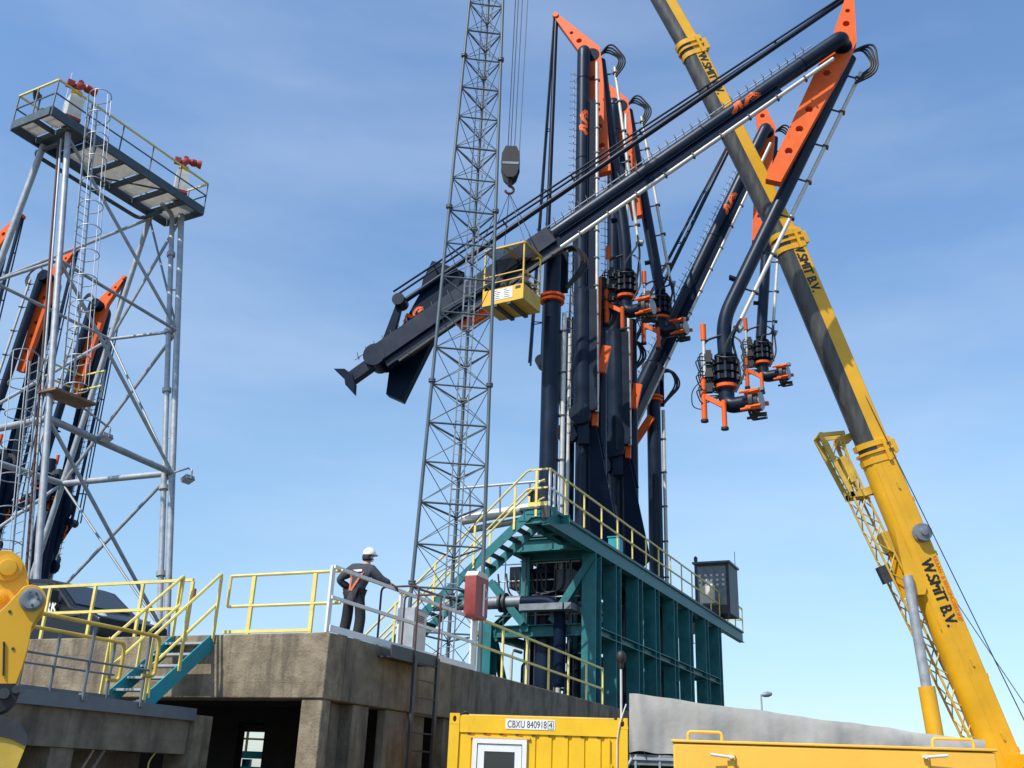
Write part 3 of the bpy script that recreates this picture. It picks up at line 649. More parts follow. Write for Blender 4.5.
# ------------------------------------------------------------------ marine loading arms
def make_arm(label, base, phi, zO, alpha, beta, Lin, Lout, Lcw, off=.75, end='bend', kink=32, drop=1.45, fish=False, esh=0, Ls=2.5, group='marine loading arms', z0=3.2, sleeve=True):
    """Riser, inboard arm with counterweight, orange apex frame, outboard arm, coupler and pantograph rods."""
    D = az(phi); n = V((D.y, -D.x, 0)); B = V((base.x, base.y, 0))
    t = thing('marine_loader', label, 'loading arm', V((base.x, base.y, z0)), group)
    def P(u, z, l=0): return B + D * u + Z * z + n * l
    A = D * math.cos(RD(alpha)) + Z * math.sin(RD(alpha)); AU = Z * math.cos(RD(alpha)) - D * math.sin(RD(alpha))
    O = P(0, zO)
    # outboard direction: beta measured from straight down, positive away from the riser
    W = -Z * math.cos(RD(beta)) + D * math.sin(RD(beta)); E = D * math.cos(RD(beta)) + Z * math.sin(RD(beta))
    I0 = O + n * off; AP = I0 + A * Lin
    # riser
    zr = zO - drop
    b = MB(); b.lathe(P(0, z0), Z, [(.55, 0), (.55, .08), (.32, .09), (.32, zr - z0)], 24); b.build('riser', NAVY, t)
    MB().lathe(P(0, zr), Z, [(.33, 0), (.44, .01), (.44, .09), (.34, .1), (.34, .16), (.46, .17), (.46, .26), (.33, .27)], 24).build('swivel_ring', ORNG, t)
    rp_ = MB().tube(P(.44, z0, -.08), P(.44, zr - .4, -.08), .085, 10).build('service_pipe', PIPEW, t)
    b = MB()
    for i in range(int((zr - z0) / 1.6)): b.box(P(.42, z0 + .6 + i * 1.6, -.08), D * .12, n * .11, Z * .025)
    b.build('pipe_clamp', DARKS, rp_)
    # head: elbow, trunnion, hose loops
    MB().path(fillet([P(0, zr + .27), P(0, zO), P(0, zO, off - .1)], .45, 7), .3, 16).build('head_elbow', NAVY, t)
    MB().tube(P(0, zO, -.55), P(0, zO, off + .32), .2, 14).build('trunnion', NAVYD, t)
    for l in (off - .42, -.5): MB().tube(P(0, zO, l), P(0, zO, l + .16), .5, 20).build('swivel_flange', DARKS, t)
    MB().box(P(.25, zO - .75, -.45), D * .22, n * .14, Z * .8).build('head_bracket', NAVYD, t)
    b = MB()
    for k, rr in enumerate((.62, .75, .85, .7)):
        b.path(fillet([P(.2, zO + .1, -.3 - .1 * k), P(.35 + rr * .6, zO + .35, -.35 - .1 * k), P(.5 + rr, zO - .5, -.3 - .08 * k), P(.45, zO - 1.5, -.2 - .06 * k)], .5, 6), .045, 6)
    b.build('hose', BLACK, t)
    # inboard arm
    b = MB(); b.tube(I0 + A * .0 + AU * .05, I0 + A * (Lin - .55) + AU * .05, .29, 22)
    b.path(fillet([I0 + A * (Lin - .56) + AU * .05, AP + AU * .05, AP + AU * .05 - n * .62], .5, 7), .285, 20)
    inb = b.build('inboard_arm', NAVY, t)
    b = MB(); b.bar(I0 - A * .2 - AU * .36, I0 + A * Lin * .76 - AU * .34, .34, .34, up=AU)
    b.bar(I0 + A * .3 - AU * .20, I0 + A * Lin * .76 - AU * .2, .5, .02, up=AU); b.build('stiffener', NAVYD, t)
    sp_ = MB().tube(I0 - A * (Lcw * .8) - AU * .62 + n * .1, I0 + A * (Lin - .9) - AU * .55 + n * .1, .075, 10).build('service_pipe', PIPEW, t)
    b = MB(); k = 0; u = -Lcw * .75
    while u < Lin - 1: b.box(I0 + A * u - AU * .58 + n * .1, A * .03, n * .095, AU * .10); u += 1.25
    b.build('pipe_clamp', DARKS, sp_)
    cr_ = MB().tube(I0 - A * (Lcw * .95) + AU * .40 + n * .1, I0 + A * (Lin - 1.1) + AU * .44 + n * .1, .022, 6).build('cable_rail', GALV, t)
    b = MB(); u = -Lcw * .93
    while u < Lin - 1.1:
        f_ = (u + Lcw) / (Lin + Lcw); c = I0 + A * u + AU * (.40 + .04 * f_) + n * .1
        b.tube(c - AU * .1 - A * .05, c + AU * .2 + A * .05, .014, 5); b.tube(c - n * .12, c + n * .12, .014, 5); u += .36
    b.build('rail_stud', DARKS, cr_)
    # logo ribbon on the camera side of the pipe
    Lg = Lin * .615
    pts = [(0, 0), (.19, .09), (.26, .22), (.41, .24), (.37, .03), (.54, -.02), (.74, .15), (.97, .21), (1.17, .03), (.85, 0)]
    b = MB(); r_ = .296; wd = .068
    for (u0, v0), (u1, v1) in zip(pts, pts[1:]):
        ln = math.hypot(u1 - u0, v1 - v0); pu, pv = -(v1 - v0) / ln * wd, (u1 - u0) / ln * wd
        ex, ey = (u1 - u0) / ln * wd * .6, (v1 - v0) / ln * wd * .6
        K = 5
        for kk in range(K):
            q4 = []
            for f_, s_ in ((kk / K, 1), ((kk + 1) / K, 1), ((kk + 1) / K, -1), (kk / K, -1)):
                uu = u0 - ex + (u1 - u0 + 2 * ex) * f_ + pu * s_; v = (v0 - ey + (v1 - v0 + 2 * ey) * f_ + pv * s_) * 1.12
                an = (v - .21) / r_
                q4.append((uu, an))
            b.add([I0 + A * (Lg + uu) + AU * (.05 + math.sin(an) * r_) + n * math.cos(an) * r_ for uu, an in q4] +
                  [I0 + A * (Lg + uu) + AU * (.05 + math.sin(an) * (r_ - .02)) + n * math.cos(an) * (r_ - .02) for uu, an in q4],
                  [(0, 1, 2, 3), (7, 6, 5, 4), (0, 1, 5, 4), (1, 2, 6, 5), (2, 3, 7, 6), (3, 0, 4, 7)])
    b.build('logo', ORNG, inb)
    for q in (.30, .52, .86):                           # weld bands and flange rings
        c = I0 + A * Lin * q + AU * .05; MB().tube(c, c + A * .05, .302, 22).build('weld_band', NAVYD, inb)
    if alpha > 85:                                       # parking frame and stand pipes beside a stowed arm
        zb = max(z0, 8.9)
        MB().prism([P(.35, zb + .2, .3), P(1.35, zb + 1.1, .3), P(1.25, zb + 1.7, .3), P(.30, zb + 6.6, .3)], n * .2).build('parking_frame', NAVYD, t)
        MB().tube(P(.62, zb, -.35), P(.62, zO + 1.2, -.35), .22, 16).build('stand_pipe', NAVY, t)
        MB().tube(P(-.62, zb, -.4), P(-.62, zO - .5, -.4), .2, 16).build('stand_pipe', NAVYD, t)
        MB().tube(P(-.55, zb, .3), P(-.55, zO - 1.5, .3), .07, 10).build('vent_pipe', PIPEW, t)
        MB().bar(P(.5, zO - 5.5, .5), P(.62, zO + .8, .5), .22, .26, up=n).build('hydraulic_cylinder', ORNG, t)
    # counterweight side
    b = MB()
    if fish:
        b.bar(I0 + A * .1 - AU * .02, I0 - A * (Lcw - 1.0) - AU * .02, .66, .70, up=AU); b.bar(I0 - A * .8 - AU * .02, I0 - A * (Lcw * .55) - AU * .02, .74, .5, up=AU)
    else: b.tube(I0 + A * .1 + AU * .0, I0 - A * (Lcw - 1.0) - AU * .05, .36, 20)
    b.bar(I0 + A * .1 - AU * .36, I0 - A * (Lcw - 1.3) - AU * .42, .4, .46, up=AU)
    b.bar(I0 - A * (Lcw - 1.02) - AU * .1, I0 - A * Lcw - AU * .12, .34, .42, up=AU)
    cwb = b.build('counterweight_beam', NAVY, t)
    c = I0 - A * Lcw - AU * .12
    b = MB()
    if fish: b.prism([c - A * .35 + AU * .62, c - A * .02 + AU * .36, c + A * .1, c - A * .0 - AU * .36, c - A * .22 - AU * .7, c - A * .3 - AU * .2, c - A * .22], n * .26)
    if fish: b.build('fishtail_stop', NAVYD, t)
    Q = I0 - A * (Lcw - 1.15) - AU * .0
    MB().tube(Q - n * .5, Q + n * .34, .42, 24).build('lever_pivot', NAVY, t)
    # pantograph lever behind the arm, parallel to the outboard arm, with counterweight plates
    SW = (-W * math.cos(RD(kink)) - E * math.sin(RD(kink)))                      # spike direction
    Lv = Q - n * .42
    b = MB(); b.prism([Lv - E * .26 + W * .1, Lv + SW * Ls - E * .1, Lv + SW * (Ls + .12), Lv + SW * Ls + E * .1, Lv + E * .26 + W * .1, Lv + E * .18 + W * .3, Lv - E * .18 + W * .3], -n * .22)
    b.build('lever', NAVYD, t)
    MB().tube(Lv + SW * Ls - n * .38, Lv + SW * Ls + n * .2, .24, 18).build('lever_pin', NAVY, t)
    G = I0 - A * (Lcw * .68) - n * .75
    b = MB(); b.prism([G + W * w_ + E * e_ for w_, e_ in PLATE], -n * .35)
    cw = b.build('counterweight_plate', NAVYD, t)
    MB().tube(G + W * 1.25 - E * .75 + n * .3, G + W * 1.25 - E * .75 - n * .02, .42, 24).build('weight_ring', NAVYD, cw)
    lg = MB(); LP = G + W * LOGO[0] + E * LOGO[1]
    for (u0, v0), (u1, v1) in zip(pts, pts[1:]):
        p0 = LP + A * u0 * .75 + AU * v0 * .75; p1 = LP + A * u1 * .75 + AU * v1 * .75
        lg.bar(p0 + n * .012, p1 + n * .012, .1, .02, up=n)
    lg.build('logo', ORNG, cw)
    # orange drag link along the underside
    MB().bar(I0 - A * (Lcw * .52) - AU * .72 - n * .3, I0 - A * 2.2 - AU * .95 - n * .3, .2, .34, up=AU).build('cylinder_guard', ORNG, t)
    # orange apex frame
    F = AP - n * .78 + E * esh
    w1 = 6.2
    tip = F + SW * Ls
    oc = [tip - E * .12 + SW * .1, tip + E * .12 + SW * .1, F - W * .35 + E * .42, F + W * .5 + E * .42, F + W * w1 + E * .16, F + W * (w1 + .05) - E * .38, F + W * .4 - E * .5, F - W * .25 - E * .48]
    hs = []
    def hole(c, r): hs.append([c + (W * math.cos(k * math.pi / 6) + E * math.sin(k * math.pi / 6)) * r for k in range(12)])
    hole(F + SW * 1.65 + E * 0, .09); hole(F + SW * 1.05 + E * .02, .13)
    for q in (1.3, 3.0, 3.9, 4.9): hole(F + W * q - E * .07, .14)
    b = MB(); b.prism(oc, n * .34, hs); apx = b.build('apex_frame', ORNG, t, sharp=25)
    MB().tube(F + n * .36, F - n * .6, .36, 20).build('apex_swivel', NAVYD, t)
    MB().tube(tip - n * .05, tip + n * .4, .13, 14).build('spike_pin', ORNG, apx)
    # outboard arm
    E0 = F - n * .33 + E * .32
    lo = off
    end_top = F - n * .33 + W * Lout
    b = MB()
    if end == 'bend':
        kn = E0 + W * (Lout - .9); pth = [E0 - W * .1, kn, kn - Z * 1.35 + E * .02]
        stk = kn - Z * 1.35
    else:
        kn = E0 + W * (Lout - .5); stk = kn - Z * .15; pth = [E0 - W * .1, kn]
    b.path(fillet(pth, .75, 8), .25, 20); ob = b.build('outboard_arm', NAVY, t)
    MB().box(E0 + W * (Lout * .8) - E * .34, W * .04, E * .12, n * .14).build('stop_bracket', NAVYD, ob)
    l0 = F - n * .45 + E * .92 + W * .3; l1 = F - n * .45 + E * .85 + W * (Lout - .9)
    spp = MB().tube(l0, l1, .075, 10).build('service_pipe', PIPEW, t)
    b = MB(); q = .3
    while q < Lout - 1.2:
        c = l0 + W * q; b.box(c, W * .03, E * .11, n * .11); b.bar(c, c - E * .45, .05); q += 1.6
    b.build('pipe_clamp', DARKS, spp)
    b = MB(); b.lathe(l1 - E * .1 + n * .05, (E - Z * .4).normalized(), [(.02, 0), (.11, .02), (.14, .22), (.15, .3)], 12); b.build('flood_light', GALVD, t)
    b = MB()
    for k in range(4):
        o3 = n * (.05 * k - .4)
        b.path(fillet([F - W * .1 + E * .1 + o3, F - W * (.75 + .1 * k) + E * (.55 + .12 * k) + o3, F - W * (.1 - .12 * k) + E * (1.25 + .1 * k) + o3, l0 + W * (.2 + .15 * k) + n * .05 * k], .5, 6), .042, 6)
    b.path(fillet([l1 - W * .3, l1 + W * .5, stk + E * .5 - Z * .2, stk - Z * .9 + E * .35], .3, 5), .05, 6)
    b.path(fillet([l1 - W * .3 + n * .05, l1 + W * .25 + n * .3, stk + n * .5 + Z * .1, stk - Z * 1.0 + n * .45], .3, 5), .042, 6)
    b.path(fillet([stk + n * .2 + Z * .7, stk - D * .7 + n * .2 + Z * .5, stk - D * .75 - Z * .9, stk - D * .4 - Z * 1.3], .3, 5), .042, 6)
    b.path(fillet([stk + E * .1 + Z * .9, stk + D * .6 + n * .3 + Z * .4, stk + D * .65 + n * .3 - Z * .8, stk + D * .3 - Z * 1.5 + n * .35], .3, 5), .036, 6)
    b.path(fillet([stk - D * .3 + n * .3 - Z * .1, stk + n * .62 - Z * .35, stk + D * .45 + n * .35 - Z * .2, stk + D * .5 - Z * 1.2 + n * .3], .3, 5), .036, 6)
    b.build('hose', BLACK, t)
    # triple swivel and coupler
    c = stk
    b = MB(); b.lathe(c, -Z, [(.27, 0), (.36, .02), (.36, .1), (.3, .12), (.3, .22), (.43, .24), (.43, .4), (.36, .42), (.36, .5), (.46, .52), (.46, .7), (.38, .72), (.38, .8), (.44, .82), (.44, .98), (.34, 1.0), (.34, 1.12)], 22)
    sw = b.build('triple_swivel', NAVYD, t)
    b = MB()
    for zz in (.32, .61, .9):
        for k in range(12):
            a = 2 * math.pi * k / 12; b.box(c - Z * zz + (D * math.cos(a) + n * math.sin(a)) * .46, D * .035, n * .035, Z * .1)
    b.build('bolt', BLACK, sw)
    MB().lathe(c - Z * 1.12, -Z, [(.3, 0), (.4, .01), (.4, .12), (.3, .13)], 22).build('swivel_ring', ORNG, t)
    g = (D * .93 + n * .36).normalized(); gl = g.cross(Z)
    c2 = c - Z * 1.25
    MB().path(fillet([c2 + Z * .02, c2 - Z * .62, c2 - Z * .62 + g * .85], .4, 7), .27, 18).build('coupler_elbow', NAVY, t)
    c3 = c2 - Z * .62 + g * .86
    cp_ = MB().lathe(c3, g, [(.3, 0), (.42, .02), (.42, .16), (.34, .18), (.34, .3)], 22).build('coupler', DARKS, t)
    MB().lathe(c3 + g * .3, g, [(.05, 0), (.30, .005), (.31, .05), (.2, .06)], 22).build('face_plate', GALV, cp_)
    for k in range(5):
        a = RD(30 + 72 * k); dv = gl * math.cos(a) + Z * math.sin(a)
        b = MB(); b.bar(c3 + dv * .42 - g * .1, c3 + dv * .46 + g * .42, .12, .14, up=dv); b.tube(c3 + dv * .5 - g * .25, c3 + dv * .5 + g * .1, .05, 8)
        b.build('claw', (ORNG, DARKS)[k % 2], cp_)
    b = MB(); b.path(fillet([c3 - Z * .3 + gl * .4, c3 - Z * .62, c3 - Z * .62 + g * .5], .1), .05, 6); b.build('drip_guard', BLACK, cp_)
    # jack leg and sensor rod
    j = c2 - D * .75 + n * .25
    MB().tube(j + Z * .35, j - Z * 1.15, .1, 12).build('jack_leg', ORNG, t)
    b = MB(); b.bar(j - Z * .3, c2 - Z * .75 + n * .4 - D * .1, .14, .16); b.tube(c2 - Z * .55 + n * .4 - D * .1, c2 - Z * 1.5 + n * .4 - D * .1, .085, 10); b.build('jack_bracket', ORNG, t)
    for q in (j - Z * 1.15, c2 - Z * 1.5 + n * .4 - D * .1): MB().tube(q, q - Z * .08, .13, 12).build('jack_foot', BLACK, t)
    b = MB(); b.tube(j + Z * .35 + D * .06, j + Z * 2.0 + D * .06, .06, 10); b.build('sensor_rod', PIPEW, t)
    MB().tube(j + Z * 1.75 + D * .06, j + Z * 2.35 + D * .06, .1, 10).build('rod_cap', ORNG, t)
    b = MB()
    for k in range(9):
        q = j + Z * (1.3 - .18 * k) + D * .2 + n * (.1 * (k % 3) - .1); b.box(q, D * (.1 + .04 * (k % 2)), n * .1, Z * .085)
        b.path(fillet([q, q - D * (.3 + .08 * (k % 3)) + n * .1, q - D * .28 - Z * .5, c2 - Z * .2], .15, 3), .024, 5)
    b.path(fillet([j + Z * .3 - D * .05, j - D * .4 - Z * .1, j - D * .4 - Z * .7, j - Z * .8], .2, 4), .02, 5)
    b.build('control_block', BLACK, t)
    # pantograph rods
    p, q = Lv + SW * Ls - n * .2, tip + n * .2
    MB().tube(p, q, .1, 12).build('pantograph_rod', NAVY, t)
    dv = (q - p).normalized(); up = dv.cross(n); up = up if up.dot(AU) > 0 else -up
    b = MB(); b.tube(p + up * .52 + n * .16, q + up * .08 + n * .1, .042, 8); b.tube(p + up * .52 - n * .16, q + up * .08 - n * .1, .042, 8); b.build('tie_rod', NAVY, t)
    b = MB(); k = 1.8; LL = (q - p).length
    while k < LL - 1:
        h = .52 - .44 * k / LL; c = p + dv * k
        b.tube(c, c + up * h + n * .14, .022, 6); b.tube(c, c + up * h - n * .14, .022, 6); b.tube(c + up * h + n * .14, c + up * h - n * .14, .022, 6); k += 3.1
    b.build('spacer', NAVY, t)
    return t
PHI = 103
R1, R4 = V((1.34, 32.45, 0)), V((6.68, 43.9, 0))
DP = az(PHI); NP = V((DP.y, -DP.x, 0)); OFF = .75
def arm_fit(base, o_px, a_px, e_px, end='bend', ring=None):
    """Pivot height, luffing angles and lengths of an arm whose axis over the riser, apex and lower pipe end are seen at these photo points."""
    D, n = DP, NP
    zO = onp(*o_px, base + n * OFF, n).z
    I = base + Z * zO + n * OFF
    a = onp(*a_px, I, n) - I
    AP = I + a; F = AP - n * .78; e = onp(*e_px, F - n * .33, n) - (F - n * .33)
    ln = e.length; th = math.atan2(e.dot(D), -e.z) - math.asin(min(.9, .32 / ln))
    drop = zO - onp(*ring, base, n).z if ring else 2.3
    return (zO, math.degrees(math.atan2(a.z, a.dot(D))), math.degrees(th), a.length, math.sqrt(ln * ln - .1) + (.9 if end == 'bend' else .5)), drop
R2 = R1.lerp(R4, 1 / 3) - DP * .3; R3 = R1.lerp(R4, 2 / 3) - DP * .36
f1, dr1 = arm_fit(R1, (552, 239), (843, 38), (723, 320), 'bend', (552, 303))
f4, dr4 = arm_fit(R4, (659, 366), (767, 127), (761, 338), 'straight', (658, 402))
f2, _ = arm_fit(R2, (578, 300), (596, 48), (632, 243)); f3, _ = arm_fit(R3, (612, 350), (627, 100), (669, 292), 'straight')
print('ARMS', f1, f2, f3, f4, dr1, dr4)
# outline of the counterweight plate, read off the low arm in its own plane
_I = R1 + Z * f1[0] + NP * OFF; _b = RD(f1[2]); _W = -Z * math.cos(_b) + DP * math.sin(_b); _E = DP * math.cos(_b) + Z * math.sin(_b)
_A = DP * math.cos(RD(f1[1])) + Z * math.sin(RD(f1[1]))
_c = onp(356, 384, _I, NP) - _I; LCW1 = _c.length
_G = _I - _A * (LCW1 * .68) - NP * .75
PLATE = []
for px in ((432, 261), (439, 262), (464, 272), (452, 300), (402, 401), (386, 394), (393, 342), (420, 293), (423, 279)):
    q = onp(*px, _G, NP) - _G; PLATE.append((q.dot(_W), q.dot(_E)))
_q = onp(404, 322, _G, NP) - _G; LOGO = (_q.dot(_W), _q.dot(_E))
print('PLATE', PLATE, LCW1)
make_arm('deployed marine loading arm held low across the crane boom, the one beside the yellow basket', R1, PHI, *f1, LCW1, kink=14, drop=dr1, fish=True)
make_arm('deployed marine loading arm raised steeply on the rearmost riser, passing behind the crane boom', R4, PHI, *f4, 7.5, end='straight', kink=16, drop=dr4)
zP = f1[0] - .2
make_arm('stowed marine loading arm standing upright with the highest orange spike', R2, PHI, zP, 90, f2[2], (R2 + Z * 0 + NP * 0).z + onp(596, 48, R2 + NP * OFF, NP).z - zP, f2[4], 6.3, kink=27, esh=.22, Ls=3.0)
make_arm('stowed marine loading arm standing upright just behind the one with the highest spike', R3, PHI, zP, 90, f3[2], onp(627, 100, R3 + NP * OFF, NP).z - zP, f3[4], 6.3, end='straight', kink=27, esh=.22, Ls=3.0)

# ------------------------------------------------------------------ the second group of arms far left, on their own deck
fd = thing('loading_platform', 'distant loading platform under the left group of stowed arms, behind the monitor tower', 'platform', (-28.2, 56.2, 0))
FJ = az(25); FPp = az(-65); FB = V((-29.4, 56.2, 0))
MB().box(FB + Z * 8.7, FJ * 8, FPp * 2.6, Z * .2).build('deck', TEAL, fd)
for s in (-7.5, -4, 0, 4, 7.5):
    for t in (-2.3, 2.3): MB().bar(FB + FJ * s + FPp * t, FB + FJ * s + FPp * t + Z * 8.49, .4).build('column', TEAL, fd)
for lv in (9.45, 10.0): MB().bar(FB - FJ * 8 - FPp * 2.5 + Z * lv, FB + FJ * 8 - FPp * 2.5 + Z * lv, .06).build('rail', RAILY, fd)
LA = make_arm('stowed navy loading arm with orange spike, middle one of the left group behind the tower', FB, 283, 18.0, 91, 6, 11.8, 11.0, 6.0, kink=26, z0=8.9, group='stowed arms at the far left')
for k, lb in ((-1, 'stowed navy loading arm with orange spike, cut off by the left edge of the photo'), (1, 'stowed navy loading arm with orange spike, rightmost of the left group behind the tower')):
    c = copy_tree(LA); c.location = FB + FJ * 4.2 * k + Z * 8.9; c['label'] = lb
# ------------------------------------------------------------------ lattice mast
mY = 24.0
mb0, mb1 = at(411.5, 588, Y=mY), at(481, 622, Y=mY); mt0, mt1 = at(470, 0, Y=mY), at(503, 0, Y=mY)
mc0 = (mb0 + mb1) / 2; mc1 = (mt0 + mt1) / 2
mcx = (mc0.x + mc1.x) / 2
ms = thing('lattice_mast', 'tall grey triangular lattice mast rising in front of the teal stair', 'mast', (mcx, mY, HZ))
wB, wT = (mb1 - mb0).x, (mt1 - mt0).x; zB_, zT_ = (mb0.z + mb1.z) / 2, mt0.z
def mleg(i, z):
    wd = wB + (wT - wB) * (z - zB_) / (zT_ - zB_)
    cx = mc0.x + (mc1.x - mc0.x) * (z - zB_) / (zT_ - zB_)
    return V((cx + wd * (-.5, .5, .02)[i], mY + wd * (-.06, .06, .86)[i], z))
H0 = HZ; pan = 1.04; npan = 28
zs = [H0 + pan * k for k in range(npan + 1)]
for i in range(3): MB().tube(mleg(i, H0), mleg(i, zs[-1]), .05, 10, r2=.04).build('leg', MASTG, ms)
b = MB(); b2 = MB()
for k, z in enumerate(zs):
    for i, j in ((0, 1), (1, 2), (2, 0)):
        b.tube(mleg(i, z), mleg(j, z), .024 if k % 2 else .028, 6)
        if k < npan:
            b2.tube(mleg(i, z), mleg(j, z + pan), .011, 5); b2.tube(mleg(j, z), mleg(i, z + pan), .011, 5)
b.build('horizontal_brace', MASTG, ms); b2.build('diagonal_brace', MASTG, ms)
for k in range(2, npan, 5):
    for i in range(3):
        f_ = MB().lathe(mleg(i, zs[k] + .1), Z, [(.05, -.05), (.095, -.045), (.095, -.01), (.07, 0), (.095, .01), (.095, .045), (.05, .05)], 10).build('flange', MASTG, ms)
b = MB()
for q in (-.15, .15):
    b.bar(mleg(2, H0) * .35 + mleg(0, H0) * .15 + mleg(1, H0) * .5 + V((q - .25, 0, 0)), mleg(2, zs[-1]) * .35 + mleg(0, zs[-1]) * .15 + mleg(1, zs[-1]) * .5 + V((q - .12, 0, 0)), .035, .02)
z = H0 + .2
while z < zs[-1]:
    c = mleg(2, z) * .35 + mleg(0, z) * .15 + mleg(1, z) * .5; f_ = (z - H0) / (zs[-1] - H0)
    b.tube(c + V((-.4 + .13 * f_, 0, 0)), c + V((-.1 + .13 * f_, 0, 0)), .010, 5); z += .3
b.build('climbing_ladder', GALV, ms)
MB().box(V((mcx, mY + .5, HZ + .04)), V((1.15, 0, 0)), V((0, 1.0, 0)), Z * .05).build('base_plate', GALVD, ms)

# ------------------------------------------------------------------ man basket hung from the crane hook
bz = at(523, 298, Y=30.4).z
A0, A1, A2 = at(482, 307, z=bz), at(523, 298, z=bz), at(536, 306, z=bz)
bx = (A1 - A0); bl = bx.length; bx.normalize(); by = V((-bx.y, bx.x, 0))
if by.y < 0: by = -by
bd = 1.25; bh = 2.15
bk = thing('man_basket', 'yellow man basket with a mesh roof hanging beside the low loading arm', 'basket', A0)
def bp(u, v, z): return A0 + bx * u + by * v + Z * z
pz = .52
MB().box(bp(bl / 2, bd / 2, .03), bx * bl / 2, by * bd / 2, Z * .03).build('floor', YDULL, bk)
for u in (.33, .66): MB().bar(bp(bl * u, 0, -.05), bp(bl * u, bd, -.05), .14, .09).build('fork_pocket', DARKS, bk)
pn = MB().box(bp(bl / 2, .012, .06 + pz / 2), bx * bl / 2, by * .012, Z * pz / 2).build('front_panel', CRANEY, bk)
for u, v, x, y in ((bl / 2, bd - .012, bx * bl / 2, by * .012), (.012, bd / 2, bx * .012, by * (bd / 2 - .026)), (bl - .012, bd / 2, bx * .012, by * (bd / 2 - .026))):
    MB().box(bp(u, v, .06 + pz / 2), x, y, Z * pz / 2).build('side_panel', YDULL, bk)
pl = MB().box(bp(bl * .50, -.006, .06 + pz * .53), bx * bl * .24, by * .005, Z * pz * .38).build('placard', WHITE, bk)
b = MB()
for r_, row in enumerate(((.04, .2), (.08, .34), (.05, .3), (.1, .26), (.04, .36))):
    for sgn in (0, 1):
        u0 = bl * (.285 + .23 * sgn) + row[0] * .4; b.box(bp(u0 + row[1] * .35, -.0125, .06 + pz * (.82 - .14 * r_)), bx * row[1] * .35, by * .001, Z * .012)
b.build('small_print', INK, pl)
MB().box(bp(bl * .87, -.006, .06 + pz * .80), bx * .1, by * .005, Z * .05).build('plate', INK, bk)
for u in (.03, bl - .03):
    for v in (.03, bd - .03): MB().bar(bp(u, v, .06), bp(u, v, bh), .05, .05, up=by).build('post', YDULL, bk)
for z in (.85, 1.12):
    b = MB()
    for (u, v), (u2, v2) in (((.06, .03), (bl - .06, .03)), ((.06, bd - .03), (bl - .06, bd - .03)), ((.03, .06), (.03, bd - .06)), ((bl - .03, .06), (bl - .03, bd - .06))): b.bar(bp(u, v, z), bp(u2, v2, z), .035)
    b.build('guard_rail', YDULL, bk)
b = MB()
for (u, v), (u2, v2) in (((0, .0), (bl, .0)), ((0, bd), (bl, bd)), ((0, .03), (0, bd - .03)), ((bl, .03), (bl, bd - .03)), ((bl / 2, .03), (bl / 2, bd - .03))): b.bar(bp(u, v, bh + .03), bp(u2, v2, bh + .03), .06)
b.build('roof_frame', YDULL, bk)
b = MB(); k = 0
while .05 + k * .045 < bl - .03: b.bar(bp(.05 + k * .045, .03, bh + .05), bp(.05 + k * .045, bd - .03, bh + .05), .026, .006); k += 1
k = 0
while .05 + k * .06 < bd: b.bar(bp(.03, .05 + k * .06, bh + .058), bp(bl - .03, .05 + k * .06, bh + .058), .016, .004); k += 1
b.build('roof_mesh', GALVD, bk)
# hook block and falls
hk = at(510.5, 166, Y=30.9); HS = .8
hkz = thing('hook_block', 'black crane hook block hanging on four ropes above the basket', 'hook block', hk - Z * .9)
b = MB(); o8 = [(-.22, .85), (.22, .85), (.36, .45), (.38, -.1), (.26, -.62), (.12, -.8), (-.12, -.8), (-.26, -.62), (-.38, -.1), (-.36, .45)]
X = V((1, 0, 0)); Yv = V((0, 1, 0))
b.prism([hk + X * a * .9 + Z * c * HS - Yv * .28 for a, c in o8], Yv * .12); b.prism([hk + X * a * .9 + Z * c * HS + Yv * .16 for a, c in o8], Yv * .12); b.build('cheek_plate', BLACK, hkz)
MB().tube(hk - Yv * .15 + Z * .25, hk + Yv * .15 + Z * .2, .28, 20).build('sheave', BLACK, hkz)
MB().box(hk - Yv * .285 - Z * .05, X * .3, Yv * .006, (Z + X * .3).normalized() * .05).build('stripe', GALVD, hkz)
b = MB(); b.tube(hk - Z * .6, hk - Z * .85, .08, 10); b.path([hk - Z * .8] + arc(hk - Z * 1.02, X, Z, .15, 90, -170, 12), .05, 8); b.build('hook', RUST, hkz)
top = V((-.2, 31.0, 46))
for i, (dx, dz) in enumerate(((-.12, .8), (-.02, .8), (.12, .8), (.3, .3))):
    o = MB().tube(hk + X * dx + Z * dz, top + X * (dx * 1.4 + .02), .016, 6).build('hoist_rope', DARKS, hkz)
sl_ = thing('lifting_sling', 'four thin wire slings from the hook down to the basket roof', 'sling', hk - Z * 1.2)
for u in (.03, bl - .03):
    for v in (.03, bd - .03): MB().tube(hk - Z * 1.16, bp(u, v, bh + .06), .012, 6).build('wire', DARKS, sl_)

